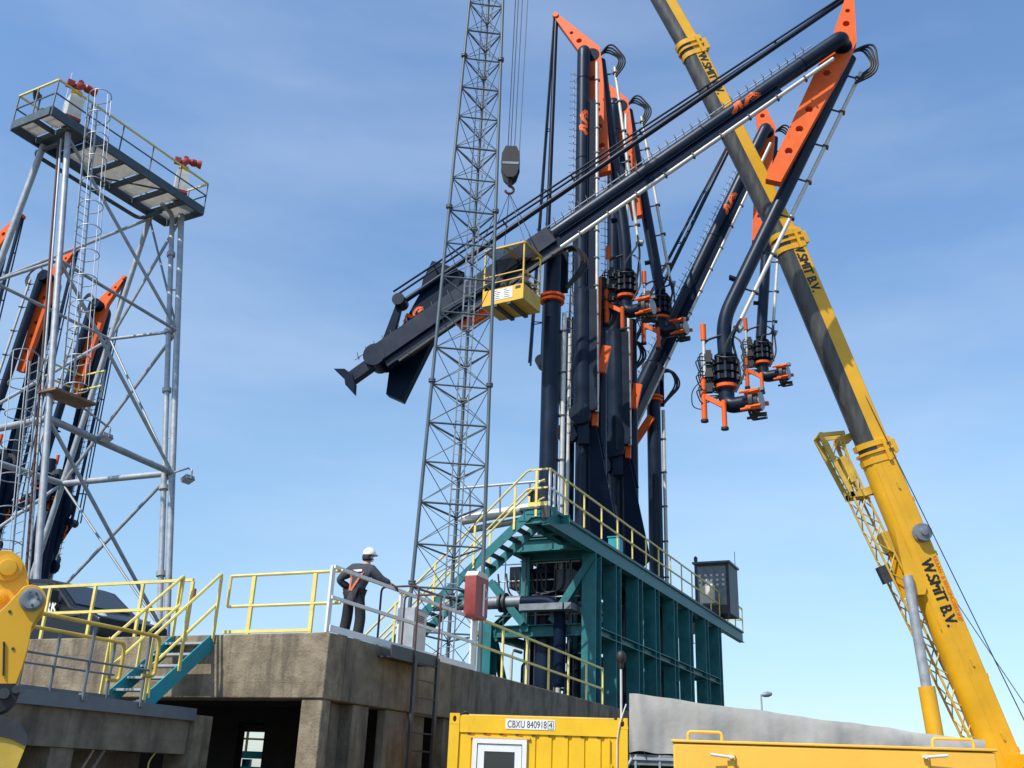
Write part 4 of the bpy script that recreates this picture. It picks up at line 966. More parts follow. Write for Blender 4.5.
# ------------------------------------------------------------------ mobile crane: boom, ram, folded jib, ropes
cY = 34.0
BA, BB, BC, BT = at(1003, 767, Y=cY + .8), at(873, 452, Y=cY + .2), at(786, 243, Y=cY - .2), at(690, 50, Y=cY - .6)
crn = thing('mobile_crane', 'yellow mobile crane with a long telescopic boom and dark grey inner sections', 'crane', (20, cY, 0))
BA = BA - (BB - BA).normalized() * 3.2
nb = V((0, -1, 0))
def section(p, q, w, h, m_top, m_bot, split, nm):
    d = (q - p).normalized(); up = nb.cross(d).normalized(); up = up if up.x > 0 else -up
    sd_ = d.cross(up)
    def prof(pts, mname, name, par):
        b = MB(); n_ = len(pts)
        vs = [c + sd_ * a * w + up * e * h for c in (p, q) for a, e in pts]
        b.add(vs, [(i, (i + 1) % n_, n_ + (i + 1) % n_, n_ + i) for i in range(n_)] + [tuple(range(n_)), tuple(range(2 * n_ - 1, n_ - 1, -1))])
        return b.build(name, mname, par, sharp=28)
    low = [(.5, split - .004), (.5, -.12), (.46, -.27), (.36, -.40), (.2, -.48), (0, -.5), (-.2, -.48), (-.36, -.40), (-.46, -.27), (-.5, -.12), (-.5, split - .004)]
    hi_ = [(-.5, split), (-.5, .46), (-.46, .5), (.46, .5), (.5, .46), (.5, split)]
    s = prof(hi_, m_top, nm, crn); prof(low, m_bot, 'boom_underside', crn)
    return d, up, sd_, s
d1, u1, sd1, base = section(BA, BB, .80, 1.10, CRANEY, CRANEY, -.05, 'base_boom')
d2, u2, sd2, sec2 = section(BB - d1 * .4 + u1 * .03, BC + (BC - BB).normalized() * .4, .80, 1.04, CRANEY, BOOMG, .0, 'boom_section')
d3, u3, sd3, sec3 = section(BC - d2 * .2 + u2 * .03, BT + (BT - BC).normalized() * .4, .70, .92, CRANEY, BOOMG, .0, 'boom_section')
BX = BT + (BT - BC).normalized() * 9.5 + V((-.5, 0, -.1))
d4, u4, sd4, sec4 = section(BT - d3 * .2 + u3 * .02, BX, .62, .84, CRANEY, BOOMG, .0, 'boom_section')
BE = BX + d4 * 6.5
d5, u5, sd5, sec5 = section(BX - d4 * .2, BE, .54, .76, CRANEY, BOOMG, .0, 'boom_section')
fr_ = sd1 if sd1.y < 0 else -sd1                     # side facing the camera
for c, d, u, w_, h_ in ((BB, d1, u1, .80, 1.10), (BC, d2, u2, .80, 1.04), (BT, d3, u3, .70, .92)):
    b = MB()
    for q, e in ((-.10, .06), (.14, .05), (-.45, .025)):
        p0 = c + d * q; b.prism([p0 + fr_ * a * (w_ / 2 + e) + u * g * (h_ / 2 + e) for a, g in ((1, 1), (1, -.3), (.82, -.75), (.4, -1), (-.4, -1), (-.82, -.75), (-1, -.3), (-1, 1))], d * (.09 if e > .05 else .2))
    for sg in (1, -1): b.bar(c + fr_ * sg * (w_ / 2 + .06) + u * .3 - d * .5, c + fr_ * sg * (w_ / 2 + .06) + u * .3 + d * .3, .07, .12, up=u)
    b.box(c + u * (h_ / 2 + .2), d * .25, fr_ * .2, u * .1)
    b.build('boom_collar', CRANEY, crn)
# stiffening strips, brackets and bolts on the base section
sf = BA + fr_ * .403
ln_ = (BB - BA).length
b = MB(); b.bar(sf + u1 * .2 + d1 * 1, sf + u1 * .2 + d1 * (ln_ - .6), .03, .012, up=fr_); b.bar(sf - u1 * .36 + d1 * (ln_ * .55), sf - u1 * .30 + d1 * (ln_ - .6), .03, .012, up=fr_)
b.build('weld_seam', CRANEY, base)
for q in (.25, .42, .60, .72, .86):
    MB().box(BA + d1 * ln_ * q + u1 * .63, d1 * .09, fr_ * .1, u1 * .09).build('rope_guide', CRANEY, base)
    MB().box(BA + d1 * ln_ * (q + .04) + fr_ * .42 + u1 * .2, d1 * .12, fr_ * .03, u1 * .03).build('clip', YDULL, base)
# lug for the luffing ram
def along_(px, py): q = onp(px, py, BA, fr_); return (q - BA).dot(d1)
lug = BA + d1 * (along_(908, 590))
gus = [lug - u1 * .42 - d1 * .3, lug - u1 * .85 - d1 * .2, lug - u1 * .9 + d1 * .25, lug - u1 * .52 + d1 * 2.2, lug - u1 * .30 + d1 * .3, lug - u1 * .28 - d1 * .1]
for sg in (1, -1): MB().prism([p + fr_ * (.405 * sg) for p in gus], fr_ * .04 * sg).build('ram_lug', CRANEY, base)
rt = at(909, 588, Y=cY); rm = at(927, 690, Y=cY); rdir = (rm - rt).normalized()
MB().tube(rt + V((0, -.05, 0)) - rdir * .4, rm, .17, 16).build('ram_rod', GALV, crn)
MB().tube(rm - rdir * .1, rm + rdir * 5, .27, 18).build('ram_cylinder', CRANEY, crn)
# sheave drum on the side of the base section
dr = onp(921, 533, BA + fr_ * .40, fr_)
b = MB(); b.lathe(dr, fr_, [(.24, 0), (.33, .02), (.33, .07), (.22, .09), (.22, .17), (.30, .19), (.30, .24), (.12, .26), (.12, .32), (.02, .33)], 24); b.build('rope_drum', GALVD, crn)
# lettering
def boom_text(px, py, s, size, d, u, B, off, nm, m=INK, bold=0, sq=1.0):
    o = onp(px, py, B + fr_ * off, fr_); return text(nm, s, size, o, -d, u, m, None or crn, .004, bold, sq)
def on_boom(s, size, start, B, d, u, half, upo, m=INK, bold=0, sq=1.0):
    o = B + d * start + fr_ * (half + .004) + u * upo
    xd = -d; yd = u
    if xd.cross(yd).dot(fr_) < 0: yd = yd
    return text('lettering', s, size, o, xd, yd, m, crn, .004, bold, 1, fit=sq)
def along(px, py, B, d): q = onp(px, py, B, fr_); return (q - B).dot(d)
on_boom('W.SMIT B.V.', .56, along(925, 560, BA, d1), BA, d1, u1, .40, -.10, bold=.022, sq=2.3)
on_boom('KRAAN- & BERGINGSBEDRIJF', .19, along(934, 556, BA, d1), BA, d1, u1, .40, .36, m=ORNG, bold=0, sq=2.3)
on_boom('W.SMIT B.V.', .50, along(781, 250, BB, d2), BB, d2, u2, .40, .07, bold=.018, sq=2.1)
on_boom('W.SMIT B.V.', .46, along(696, 58, BC, d3), BC, d3, u3, .35, .06, bold=.017, sq=2.05)
# folded lattice jib on the far left flank of the base section
jY = cY + .95
j0, j1 = at(824, 444, Y=jY), at(972, 752, Y=jY)
jd = (j1 - j0).normalized(); ju = nb.cross(jd).normalized(); ju = ju if ju.x > 0 else -ju
JL = (j1 - j0).length
def jc(k, a, c, w=.24): return j0 + jd * k + ju * (a * w + .26) + V((0, c * .28, 0))
b = MB(); b3 = MB()
for a in (-1, 1):
    for c in (-1, 1): b.tube(jc(0, a, c), jc(JL, a, c), .045, 8)
nJ = 20
for i in range(nJ):
    k0_, k1_ = JL * i / nJ, JL * (i + 1) / nJ
    for c in (-1, 1): b3.tube(jc(k0_, -1 if i % 2 else 1, c), jc(k1_, 1 if i % 2 else -1, c), .024, 6)
    for a in (-1, 1): b3.tube(jc(k0_, a, -1 if i % 2 else 1), jc(k1_, a, 1 if i % 2 else -1), .022, 6)
b.build('jib_chord', YDULL, crn); b3.build('jib_lacing', YDULL, crn)
b = MB()
for c in (-1, 1): b.bar(jc(-.25, -1.5, c), jc(2.2, -1.0, c), .1, .16); b.bar(jc(-.3, -1.4, c), jc(-.1, 2.2, c), .09, .14); b.bar(jc(2.1, -1.3, c), jc(2.3, 2.4, c), .1, .2); b.bar(jc(-.1, 1.6, c), jc(2.1, .2, c), .07)
b.tube(jc(-.3, -1.4, -1.2), jc(-.3, -1.4, 1.2), .1, 10); b.box(jc(1.2, .2, 0), jd * .5, ju * .12, V((0, .3, 0))); b.box(jc(2.2, 1.2, -1.3), jd * .14, ju * .2, V((0, .1, 0)))
b.box(jc(.1, 2.0, 0), jd * .12, ju * .25, V((0, .3, 0)))
b.build('jib_head', YDULL, crn)
MB().box(jc(JL * .36, 2.5, 0), jd * .35, ju * .5, V((0, .25, 0))).build('jib_bracket', YDULL, crn)
MB().box(jc(JL * .45, -1.5, -.6), jd * .3, ju * .22, V((0, .12, 0))).build('hose_box', DARKS, crn)
# winch ropes above the boom
b = MB(); b.tube(at(1030, 732, Y=cY - .4), at(787, 236, Y=cY - .2), .018, 6); b.build('winch_rope', DARKS, crn)
b = MB(); b.tube(at(1030, 712, Y=cY + .6), at(932, 566, Y=cY + .4), .014, 6); b.tube(at(787, 236, Y=cY - .2), BE + u5 * .7, .018, 6); b.build('winch_rope', DARKS, crn)
b = MB(); b.prism([BE + fr_ * .35 + u5 * .6, BE + fr_ * .35 + u5 * .6 + d5 * .8, BE + fr_ * .35 - u5 * 1.0 + d5 * 1.1, BE + fr_ * .35 - u5 * .5], -fr_ * .7); b.build('boom_head', CRANEY, crn)
# carrier and superstructure (beyond the right edge of the picture)
cx0 = BA.x + 1.0
MB().box(V((cx0 + .5, cY, 2.15)), V((2.4, 0, 0)), V((0, 1.35, 0)), Z * .85).build('superstructure', CRANEY, crn)
MB().box(V((cx0 - 1, cY, 1.0)), V((6.5, 0, 0)), V((0, 1.3, 0)), Z * .28).build('carrier', CRANEY, crn)
for i in range(5):
    for sg in (-1, 1): MB().lathe(V((cx0 - 6.2 + i * 2.6, cY + sg * 1.0, .68)), V((0, sg, 0)), [(.3, 0), (.66, 0), (.68, .1), (.66, .36), (.35, .37), (.3, .3)], 20).build('wheel', BLACK, crn)

# ------------------------------------------------------------------ yellow site container
ca, cb2 = at(450, 713, Y=17.75), at(627.5, 718, Y=17.38)
cx_ = (cb2 - ca); cx_.z = 0; cl = cx_.length; cx_.normalize(); cyv = V((-cx_.y, cx_.x, 0)); CH = (ca.z + cb2.z) / 2
con = thing('site_container', 'bright yellow site container with a white framed door and a number plate', 'container', V((ca.x, ca.y, 0)))
CB = V((ca.x, ca.y, 0)); cdp = 2.44
def kp(u, v, z): return CB + cx_ * u + cyv * v + Z * z
def kbox(b, u0, u1, v0, v1, z0, z1): return b.box(kp((u0 + u1) / 2, (v0 + v1) / 2, (z0 + z1) / 2), cx_ * (u1 - u0) / 2, cyv * (v1 - v0) / 2, Z * (z1 - z0) / 2)
pw_ = .17
for u in (0, cl - pw_):
    for v in (0, cdp - pw_): kbox(MB(), u, u + pw_, v, v + pw_, .13, CH - .18).build('corner_post', CONTY, con)
for u in (0, cl - pw_):
    for v in (0, cdp - .17):
        for z0_, z1_ in ((CH - .177, CH), (.0, .127)):
            b = MB(); q = kp(u, v, 0); c = [kp(u, v, z0_), kp(u + pw_, v, z0_), kp(u + pw_, v, z1_), kp(u, v, z1_)]
            cen = kp(u + pw_ / 2, v, (z0_ + z1_) / 2)
            b.prism(c, cyv * .17, [[cen + cx_ * .032 * math.cos(k * math.pi / 6) + Z * .05 * math.sin(k * math.pi / 6) for k in range(12)]])
            b.build('corner_casting', CONTY, con)
kbox(MB(), pw_ + .002, cl - pw_ - .002, .012, .12, CH - .30, CH - .035).build('top_rail', CONTY, con)
kbox(MB(), .01, cl - .01, .17, cdp - .18, CH - .10, CH - .05).build('roof', CONTY, con)
kbox(MB(), pw_ + .002, cl - pw_ - .002, .012, .12, .0, .16).build('bottom_rail', CONTY, con)
for v0, v1 in ((cdp - .12, cdp - .012),): kbox(MB(), pw_, cl - pw_, v0, v1, 0, CH - .05).build('rear_wall', CONTY, con)
for u0 in (.03, cl - .05): kbox(MB(), u0, u0 + .02, pw_, cdp - pw_, .05, CH - .05).build('side_wall', CONTY, con)
# corrugated front sheet
b = MB(); u = pw_ + .003; pts_ = []
dep = 0
while u < cl - pw_ - .01:
    for du, v in ((0, .035), (.2, .035), (.215, .062), (.255, .062)):
        if u + du < cl - pw_ - .003: pts_.append((u + du, v))
    u += .27
pts_.append((cl - pw_ - .003, .035))
vs = [kp(a, v, zz) for zz in (.162, CH - .302) for a, v in pts_]; n_ = len(pts_)
b.add(vs, [(i, i + 1, n_ + i + 1, n_ + i) for i in range(n_ - 1)])
b.build('front_sheet', CONTY, con, sharp=20)
# door locking bar on the right
b = MB(); b.tube(kp(cl - .30, .0, .2), kp(cl - .30, .0, CH - .33), .016, 8)
for z in (.5, 1.2, 1.9): b.box(kp(cl - .30, .012, z), cx_ * .05, cyv * .014, Z * .03)
b.build('locking_bar', CONTY, con)
# door with window
du0 = (onp(473, 740, CB, cyv) - CB).dot(cx_); du1 = (onp(527, 740, CB, cyv) - CB).dot(cx_); dzt = onp(500, 739, CB, cyv).z
fw = .075
dr_ = MB()
kbox(dr_, du0, du0 + fw, -.02, .08, .17, dzt); kbox(dr_, du1 - fw, du1, -.02, .08, .17, dzt); kbox(dr_, du0 + fw + .001, du1 - fw - .001, -.02, .08, dzt - fw, dzt)
door = dr_.build('door_frame', WHITE, con)
b = MB(); v0, v1 = .0, .05; a0, a1, z1_ = du0 + fw + .012, du1 - fw - .012, dzt - fw - .012
kbox(b, a0, a0 + .11, v0, v1, .2, z1_); kbox(b, a1 - .11, a1, v0, v1, .2, z1_); kbox(b, a0 + .111, a1 - .111, v0, v1, z1_ - .11, z1_); kbox(b, a0 + .111, a1 - .111, v0, v1, .2, .95)
leaf = b.build('door_leaf', WHITE, con)
kbox(MB(), a0 + .1, a1 - .1, .02, .035, .94, z1_ - .1).build('window', GLASS, leaf)
kbox(MB(), du0 - .03, du1 + .05, -.005, .06, dzt + .006, dzt + .04).build('drip_strip', BOXY, con)
# number plate on the top rail
nu0 = (onp(505.5, 724, CB, cyv) - CB).dot(cx_); nu1 = (onp(555, 724, CB, cyv) - CB).dot(cx_); nz = onp(530, 724.5, CB, cyv).z
pl2 = kbox(MB(), nu0, nu1, .004, .0115, nz - .08, nz + .08).build('number_plate', WHITE, con)
tn = text('lettering', 'CBXU 840918', .16, kp(nu0 + .03, .003, nz - .055), cx_, Z, INK, pl2, .002, .0, 1, fit=(nu1 - nu0) - .17)
text('lettering', '4', .13, kp(nu1 - .105, .003, nz - .045), cx_, Z, INK, pl2, .002, .0, 1, fit=.06)
b = MB()
for (u0, u1_, z0_, z1_) in ((nu1 - .122, nu1 - .022, .058, .066), (nu1 - .122, nu1 - .022, -.066, -.058), (nu1 - .122, nu1 - .114, -.058, .058), (nu1 - .03, nu1 - .022, -.058, .058)): kbox(b, u0, u1_, .0015, .0035, nz + z0_, nz + z1_)
b.build('check_digit_frame', INK, pl2)
MB().tube(kp(pw_ + .03, .05, CH - .03), kp(cl - pw_ - .05, .05, CH - .025), .022, 8).build('roof_tube', YDULL, con)
b = MB(); b.path(fillet([kp(pw_ + .01, .05, CH - .02), kp(pw_ + .1, .02, CH + .03), kp(pw_ + .14, .05, CH - .02)], .05), .02, 6); b.build('hose', BLACK, con)
b = MB(); b.path(fillet([kp(cl - .02, -.01, CH + .22), kp(cl - .12, -.02, CH - .05), kp(cl - .17, -.02, CH - .3), kp(cl - .18, -.015, 1.2), kp(cl - .18, -.015, .3)], .15), .012, 6); b.build('cable', CREAM, con)
b = MB()
for i in range(9): kbox(b, pw_ + .14 + i * .27, pw_ + .2 + i * .27, .02, .034, CH - .325, CH - .303)
b.build('rain_slot', DARKS, con)

# beacon pole behind the container
bpz = at(621, 575 + 85, Y=19.9)
bc = thing('beacon_pole', 'slim pale pole with a dark bulb lamp behind the yellow container', 'pole', (bpz.x, 19.9, 0))
p0 = V((bpz.x, 19.9, 0)); p1 = at(622.5, 668, Y=19.9)
MB().tube(p0, V((bpz.x, 19.9, p1.z)), .022, 8).build('pole', PIPEW, bc)
MB().lathe(V((bpz.x, 19.9, p1.z - .02)), Z, [(.03, 0), (.05, .03), (.05, .1), (.085, .14), (.1, .22), (.085, .3), (.04, .34)], 14).build('lamp', BLACK, bc)

# ------------------------------------------------------------------ tarpaulin covered flatbed
ta, tb_ = at(629, 693, Y=21.4), at(985, 741, Y=20.2)
tx = V((tb_.x - ta.x, tb_.y - ta.y, 0)); tl = tx.length; tx.normalize(); tyv = V((-tx.y, tx.x, 0))
tr = thing('flatbed_trailer', 'flatbed trailer under a sloping grey tarpaulin behind the amber steel box', 'trailer', V((ta.x, ta.y, 0)))
zlo = at(632, 753, Y=21.4).z
b = MB(); nu, nv = 160, 16
rnd = random.Random(5)
ph = [rnd.uniform(0, 6.28) for _ in range(8)]
rows = []
TOPS = []
def tz(u): return ta.z + (tb_.z - ta.z) * u / tl
prof_n = 10
vs = []
for i in range(nu + 1):
    u = tl * i / nu
    for j in range(prof_n + 1):
        f_ = j / prof_n
        z = zlo + (tz(u) - zlo) * f_
        wv = .010 * math.sin(u * 17 + 3 * math.sin(u * .9) + f_ * 1.2) * (1 - f_) ** 1.5 + .006 * math.sin(u * 26 + 2 * math.sin(u * 1.7) - f_) * (.3 + .7 * (1 - f_)) + .05 * math.sin(u * 2.1 + ph[0] + f_ * 1.5) * (1 - f_) + .045 * math.sin(u * 5.3 + ph[1] - f_ * 2) * (1 - f_ * .8) + .028 * math.sin(u * 9.3 + 2.2 * math.sin(u * 1.3) + ph[2] + 3 * f_)
        if u < 1.0: wv += .05 * math.sin(u * 14 + f_ * 3) * (1 - u)
        if j == 0: z += .03 * math.sin(u * 4.2) + .02 * math.sin(u * 9)
        vs.append(V((ta.x, ta.y, 0)) + tx * u + tyv * (-.03 + wv + .06 * (f_ ** 6)) + Z * (z + (.010 * math.sin(u * 3.1 + ph[3]) + .006 * math.sin(u * 7.7) if j == prof_n else 0)))
    vs.append(V((ta.x, ta.y, 0)) + tx * u + tyv * 1.2 + Z * (tz(u) + .02)); vs.append(V((ta.x, ta.y, 0)) + tx * u + tyv * 2.4 + Z * (tz(u) - .01)); vs.append(V((ta.x, ta.y, 0)) + tx * u + tyv * 2.45 + Z * zlo)
k = prof_n + 4
b.add(vs, [(i * k + j, (i + 1) * k + j, (i + 1) * k + j + 1, i * k + j + 1) for i in range(nu) for j in range(k - 1)] + [tuple(range(k)), tuple(nu * k + j for j in reversed(range(k)))])
b.build('tarpaulin', TARP, tr, sharp=60)
def tq(u, v, z): return V((ta.x, ta.y, 0)) + tx * u + tyv * v + Z * z
MB().box(tq(tl / 2, 1.2, zlo - .12), tx * tl / 2, tyv * 1.2, Z * .1).build('bed', GALVD, tr)
for u in (.12, .6, 1.1): MB().bar(tq(u, -.0, zlo - .3), tq(u, -.0, zlo - .02), .04, .04, up=tx).build('stake', GALV, tr)
MB().bar(tq(0, -.02, zlo - .1), tq(tl, -.02, zlo - .1), .04, .05).build('side_rail', GALV, tr)
for u in (1.2, 2.5, 5.6): 
    for v in (.35, 2.05): MB().lathe(tq(u, v, .5), tyv, [(.2, -.13), (.48, -.13), (.5, -.05), (.48, .13), (.2, .13)], 20).build('wheel', BLACK, tr)
MB().box(tq(tl / 2, 1.2, zlo - .45), tx * tl / 2 * .95, tyv * .5, Z * .22).build('chassis', DARKS, tr)
b = MB()
for i in range(8): b.tube(tq(.3 + i * .8, -.08, zlo + .02), tq(.34 + i * .8, -.05, zlo - .1), .012, 5)
b.build('lash', DARKS, tr)
b = MB(); b.tube(tq(-.35, -.1, zlo - .75), tq(.05, -.02, zlo - .1), .03, 8); b.tube(tq(-.6, -.1, zlo - .6), tq(-.05, -.02, zlo - .28), .025, 8); b.build('loading_ramp_arm', GALV, tr)

# ------------------------------------------------------------------ amber steel box in the foreground
oa, ob_ = at(673, 740, Y=8.0), at(995, 748.5, Y=7.55)
ox = V((ob_.x - oa.x, ob_.y - oa.y, 0)); ol = ox.length; ox.normalize(); oy = V((-ox.y, ox.x, 0)); OH = (oa.z + ob_.z) / 2
bxo = thing('steel_box', 'amber yellow steel box with two lifting handles and latches in the right foreground', 'box', V((oa.x, oa.y, 0)))
def op_(u, v, z): return V((oa.x, oa.y, 0)) + ox * u + oy * v + Z * z
b = MB(); b.box(op_(ol / 2, .65, OH / 2 - .012), ox * ol / 2, oy * .65, Z * (OH / 2 - .012))
bo = b.build('body', BOXY, bxo)
md = bo.modifiers.new('edge', 'BEVEL'); md.width = .012; md.segments = 3; md.limit_method = 'ANGLE'
b = MB(); b.box(op_(ol / 2, .65, OH - .009), ox * (ol / 2 + .012), oy * .662, Z * .010); lid = b.build('lid', BOXY, bxo)
md = lid.modifiers.new('edge', 'BEVEL'); md.width = .006; md.segments = 3
for pxa, pxb in ((688, 722), (932, 973)):
    ua = (onp(pxa, 738, op_(0, .3, 0), oy) - op_(0, .3, 0)).dot(ox); ub = (onp(pxb, 740, op_(0, .3, 0), oy) - op_(0, .3, 0)).dot(ox)
    MB().path(fillet([op_(ua, .3, OH - .01), op_(ua, .3, OH + .075), op_(ub, .3, OH + .075), op_(ub, .3, OH - .01)], .03, 4), .012, 10).build('handle', BOXY, bxo)
for px in (731, 924):
    u = (onp(px, 757, op_(0, 0, 0), oy) - op_(0, 0, 0)).dot(ox); z = onp(px, 757, op_(0, 0, 0), oy).z
    b = MB(); b.box(op_(u, -.012, z - .08), ox * .028, oy * .012, Z * .1); b.build('latch_plate', BOXY, bxo)
    sg = -1 if px < 800 else 1
    b = MB(); b.tube(op_(u + .02 * -sg, -.05, z - .005), op_(u + .15 * sg, -.07, z + .012), .011, 10); b.tube(op_(u, -.01, z), op_(u, -.07, z), .014, 10); b.build('latch_lever', LENSM, bxo)

# ------------------------------------------------------------------ far street lamp
sl0 = at(761.5, 703, Y=75)
lam = thing('street_lamp', 'distant grey street lamp against the sky right of the teal platform', 'street lamp', (sl0.x, 75, 0))
MB().tube(V((sl0.x, 75, 0)), V((sl0.x, 75, sl0.z + .6)), .1, 10, r2=.06).build('pole', GALV, lam)
hd = at(766, 695.5, Y=75)
b = MB(); b.path(fillet([V((sl0.x, 75, sl0.z + .3)), V((sl0.x + .05, 75, hd.z + .05)), V((hd.x - .1, 75, hd.z + .1))], .2), .05, 8); b.build('arm', GALV, lam)
MB().lathe(V((hd.x - .35, 75, hd.z + .0)), V((1, 0, .18)).normalized(), [(.05, 0), (.16, .2), (.2, .5), (.13, .75), (.03, .82)], 12).build('lamp_head', GALVD, lam)
# ------------------------------------------------------------------ fire monitor tower
TZ = 22.3; E1 = V((-15.9, 28.2, 0)); TJ = az(29); TP = az(-61); PL, PW = 7.1, 2.06
def tp(s, t, z): return E1 + TJ * s + TP * t + Z * z
tw = thing('monitor_tower', 'tall galvanised steel tower with a caged ladder and a dark top platform', 'tower', V((-14, 33, 0)))
tops = {'A': tp(1.0, .35, TZ - .35), 'B': tp(1.1, 1.75, TZ - .35), 'C': tp(6.2, 1.9, TZ - .35), 'D': tp(6.7, .75, TZ - .35)}
feet = {'A': (36, 590), 'B': (0, 262), 'C': (51, 519), 'D': (168, 590)}
LEG = {}
for k_, T in tops.items():
    q = onp(*feet[k_], T, TJ); d = (q - T) / (T.z - q.z); LEG[k_] = (T, d)
    MB().tube(T, T + d * T.z, .105 if k_ in 'AC' else .115, 14).build('leg', GALV, tw)
def lg_(k_, z): T, d = LEG[k_]; return T + d * (T.z - z)
def leg_z(k_, py):
    lo_, hi2 = 0.0, TZ
    T, d = LEG[k_]
    for _ in range(40):
        mid = (lo_ + hi2) / 2; p = lg_(k_, mid) - CAM
        y = 384 - FPX * p.dot(CU) / p.dot(CF)
        if y > py: lo_ = mid
        else: hi2 = mid
    return lo_
z1, z2 = leg_z('D', 331), leg_z('D', 473)
z3 = max(1.0, z2 - (z1 - z2))
print('TOWER', z1, z2, z3)
for z, r in ((z1, .06), (z2, .11), (z3, .08)):
    for a, c in (('A', 'D'), ('B', 'C'), ('A', 'B'), ('C', 'D')): MB().tube(lg_(a, z), lg_(c, z), r, 10).build('horizontal_brace', GALV, tw)
for (za, zb_) in ((TZ - .5, z1), (z1, z2), (z2, z3), (z3, .2)):
    for a, c, both in (('A', 'D', 0), ('C', 'B', 0), ('D', 'C', 1)):
        MB().tube(lg_(a, za), lg_(c, zb_), .06, 8).build('diagonal_brace', GALV, tw)
        if both: MB().tube(lg_(c, za), lg_(a, zb_), .045, 8).build('diagonal_brace', GALVD, tw)
# water main beside the right leg
wm0 = onp(160.5, 590, lg_('D', 8) - TJ * .15, TJ); wmt = onp(171.5, 240, lg_('D', 8) - TJ * .15, TJ); wd_ = (wmt - wm0) / (wmt.z - wm0.z)
def wmp(z): return wm0 + wd_ * (z - wm0.z)
b = MB(); b.tube(wmp(0), wmp(TZ - .8), .1, 12); b.path(fillet([wmp(TZ - .85), wmp(TZ - .3), tp(5.9, 1.0, TZ - .25)], .3), .09, 10)
wm = b.build('water_main', GALV, tw)
b = MB()
for z in (3, 7.5, 10.5, 14.2, 16.6, 20): b.tube(wmp(z), wmp(z + .16), .16, 14)
for z in (z1, z2 + 1.3, 18.5): b.bar(wmp(z), lg_('D', z), .05)
b.build('pipe_flange', GALV, wm)
# deck: dark frame, pale grating panels
b = MB()
for t in (0, PW): b.bar(tp(0, t, TZ - .17), tp(PL, t, TZ - .17), .09, .34)
for s in (0, PL): b.bar(tp(s, .05, TZ - .17), tp(s, PW - .05, TZ - .17), .09, .33)
dfr = b.build('deck_frame', BLUEG, tw)
b = MB()
for s in (.95, 1.9, 3.2, 4.2, 5.3, 6.2): b.bar(tp(s, .05, TZ - .2), tp(s, PW - .05, TZ - .2), .1, .2)
b.bar(tp(.05, PW / 2, TZ - .16), tp(.94, PW / 2, TZ - .16), .12, .14)
b.bar(tp(1.96, .06, TZ - .24), tp(3.18, PW - .06, TZ - .24), .05, .05); b.bar(tp(3.26, PW - .06, TZ - .24), tp(5.3, .06, TZ - .24), .05, .05)
b.build('deck_joist', BLUEG, tw)
for s0, s1, t0_, t1_ in ((.08, .88, .1, .92), (.08, .88, 1.14, 1.96), (1.98, 3.12, .12, 1.94), (3.28, 4.12, .12, 1.94), (4.28, 5.22, .12, 1.94), (5.38, 6.12, .12, 1.94), (6.28, 7.0, .12, 1.94)):
    b = MB(); b.box(tp((s0 + s1) / 2, (t0_ + t1_) / 2, TZ - .04), TJ * (s1 - s0) / 2, TP * (t1_ - t0_) / 2, Z * .02); b.build('grating_panel', GRATE, tw)
MB().box(tp(1.42, PW / 2, TZ - .05), TJ * .44, TP * (PW / 2 - .06), Z * .02).build('deck_plate', BLUEG, tw)
# looped water pipe under the deck
b = MB(); b.path(fillet([tp(1.1, .4, TZ - .55), tp(1.1, 2.25, TZ - .55), tp(6.0, 2.25, TZ - .55), tp(6.0, 1.1, TZ - .5)], .35), .08, 10); b.build('ring_pipe', BLUEG, tw)
# railing of the deck
b = MB(); b2 = MB()
cr_ = [(0, 0), (PL, 0), (PL, PW), (0, PW)]
for i in range(4):
    (s0, t0_), (s1, t1_) = cr_[i], cr_[(i + 1) % 4]
    p, q = tp(s0, t0_, TZ), tp(s1, t1_, TZ)
    b.bar(p + Z * 1.1, q + Z * 1.1, .06); b2.bar(p + Z * .55, q + Z * .55, .04)
b.build('top_rail', RAILY, tw); b2.build('mid_rail', BLUEG, tw)
for i in range(4):
    (s0, t0_), (s1, t1_) = cr_[i], cr_[(i + 1) % 4]; n_ = 5 if i % 2 == 0 else 2
    for k in range(n_): MB().bar(tp(s0 + (s1 - s0) * k / n_, t0_ + (t1_ - t0_) * k / n_, TZ), tp(s0 + (s1 - s0) * k / n_, t0_ + (t1_ - t0_) * k / n_, TZ + 1.07), .06, .03).build('rail_post', BLUEG, tw)
# caged ladders in two flights with a rest platform
def caged(p, q, out_d, rings, r=.36):
    d = (q - p).normalized(); sx = d.cross(out_d).normalized(); od = sx.cross(d).normalized()
    if od.dot(out_d) < 0: od = -od
    b = MB()
    for sg in (-.2, .2): b.bar(p + sx * sg, q + sx * sg, .05, .03)
    n_ = int((q - p).length / .3)
    for i in range(n_): c = p + d * (.15 + .3 * i); b.tube(c - sx * .2, c + sx * .2, .013, 6)
    lad = b.build('ladder', GALV, tw)
    b = MB(); L_ = (q - p).length
    for i in range(rings):
        c = p + d * (L_ * i / (rings - 1))
        b.path([c + sx * -.22] + [c + od * .38 + sx * r * math.cos(RD(a)) + od * r * math.sin(RD(a)) for a in range(200, -40, -20)] + [c + sx * .22], .018, 5)
    for a in (160, 90, 20): b.tube(p + od * .38 + sx * r * math.cos(RD(a)) + od * r * math.sin(RD(a)), q + od * .38 + sx * r * math.cos(RD(a)) + od * r * math.sin(RD(a)), .014, 5)
    b.build('safety_cage', GALV, lad)
LA_t = onp(91, 106, tp(1.5, -.15, 0), TP); lt = tp(1.32, -.12, TZ + 1.1); 
zr_ = z2 + .9
q_ = lg_('A', zr_) ; lb_ = q_ - TP * .45 + TJ * .25
caged(lt, lb_, -TP, 13)
rp0 = lg_('A', zr_)
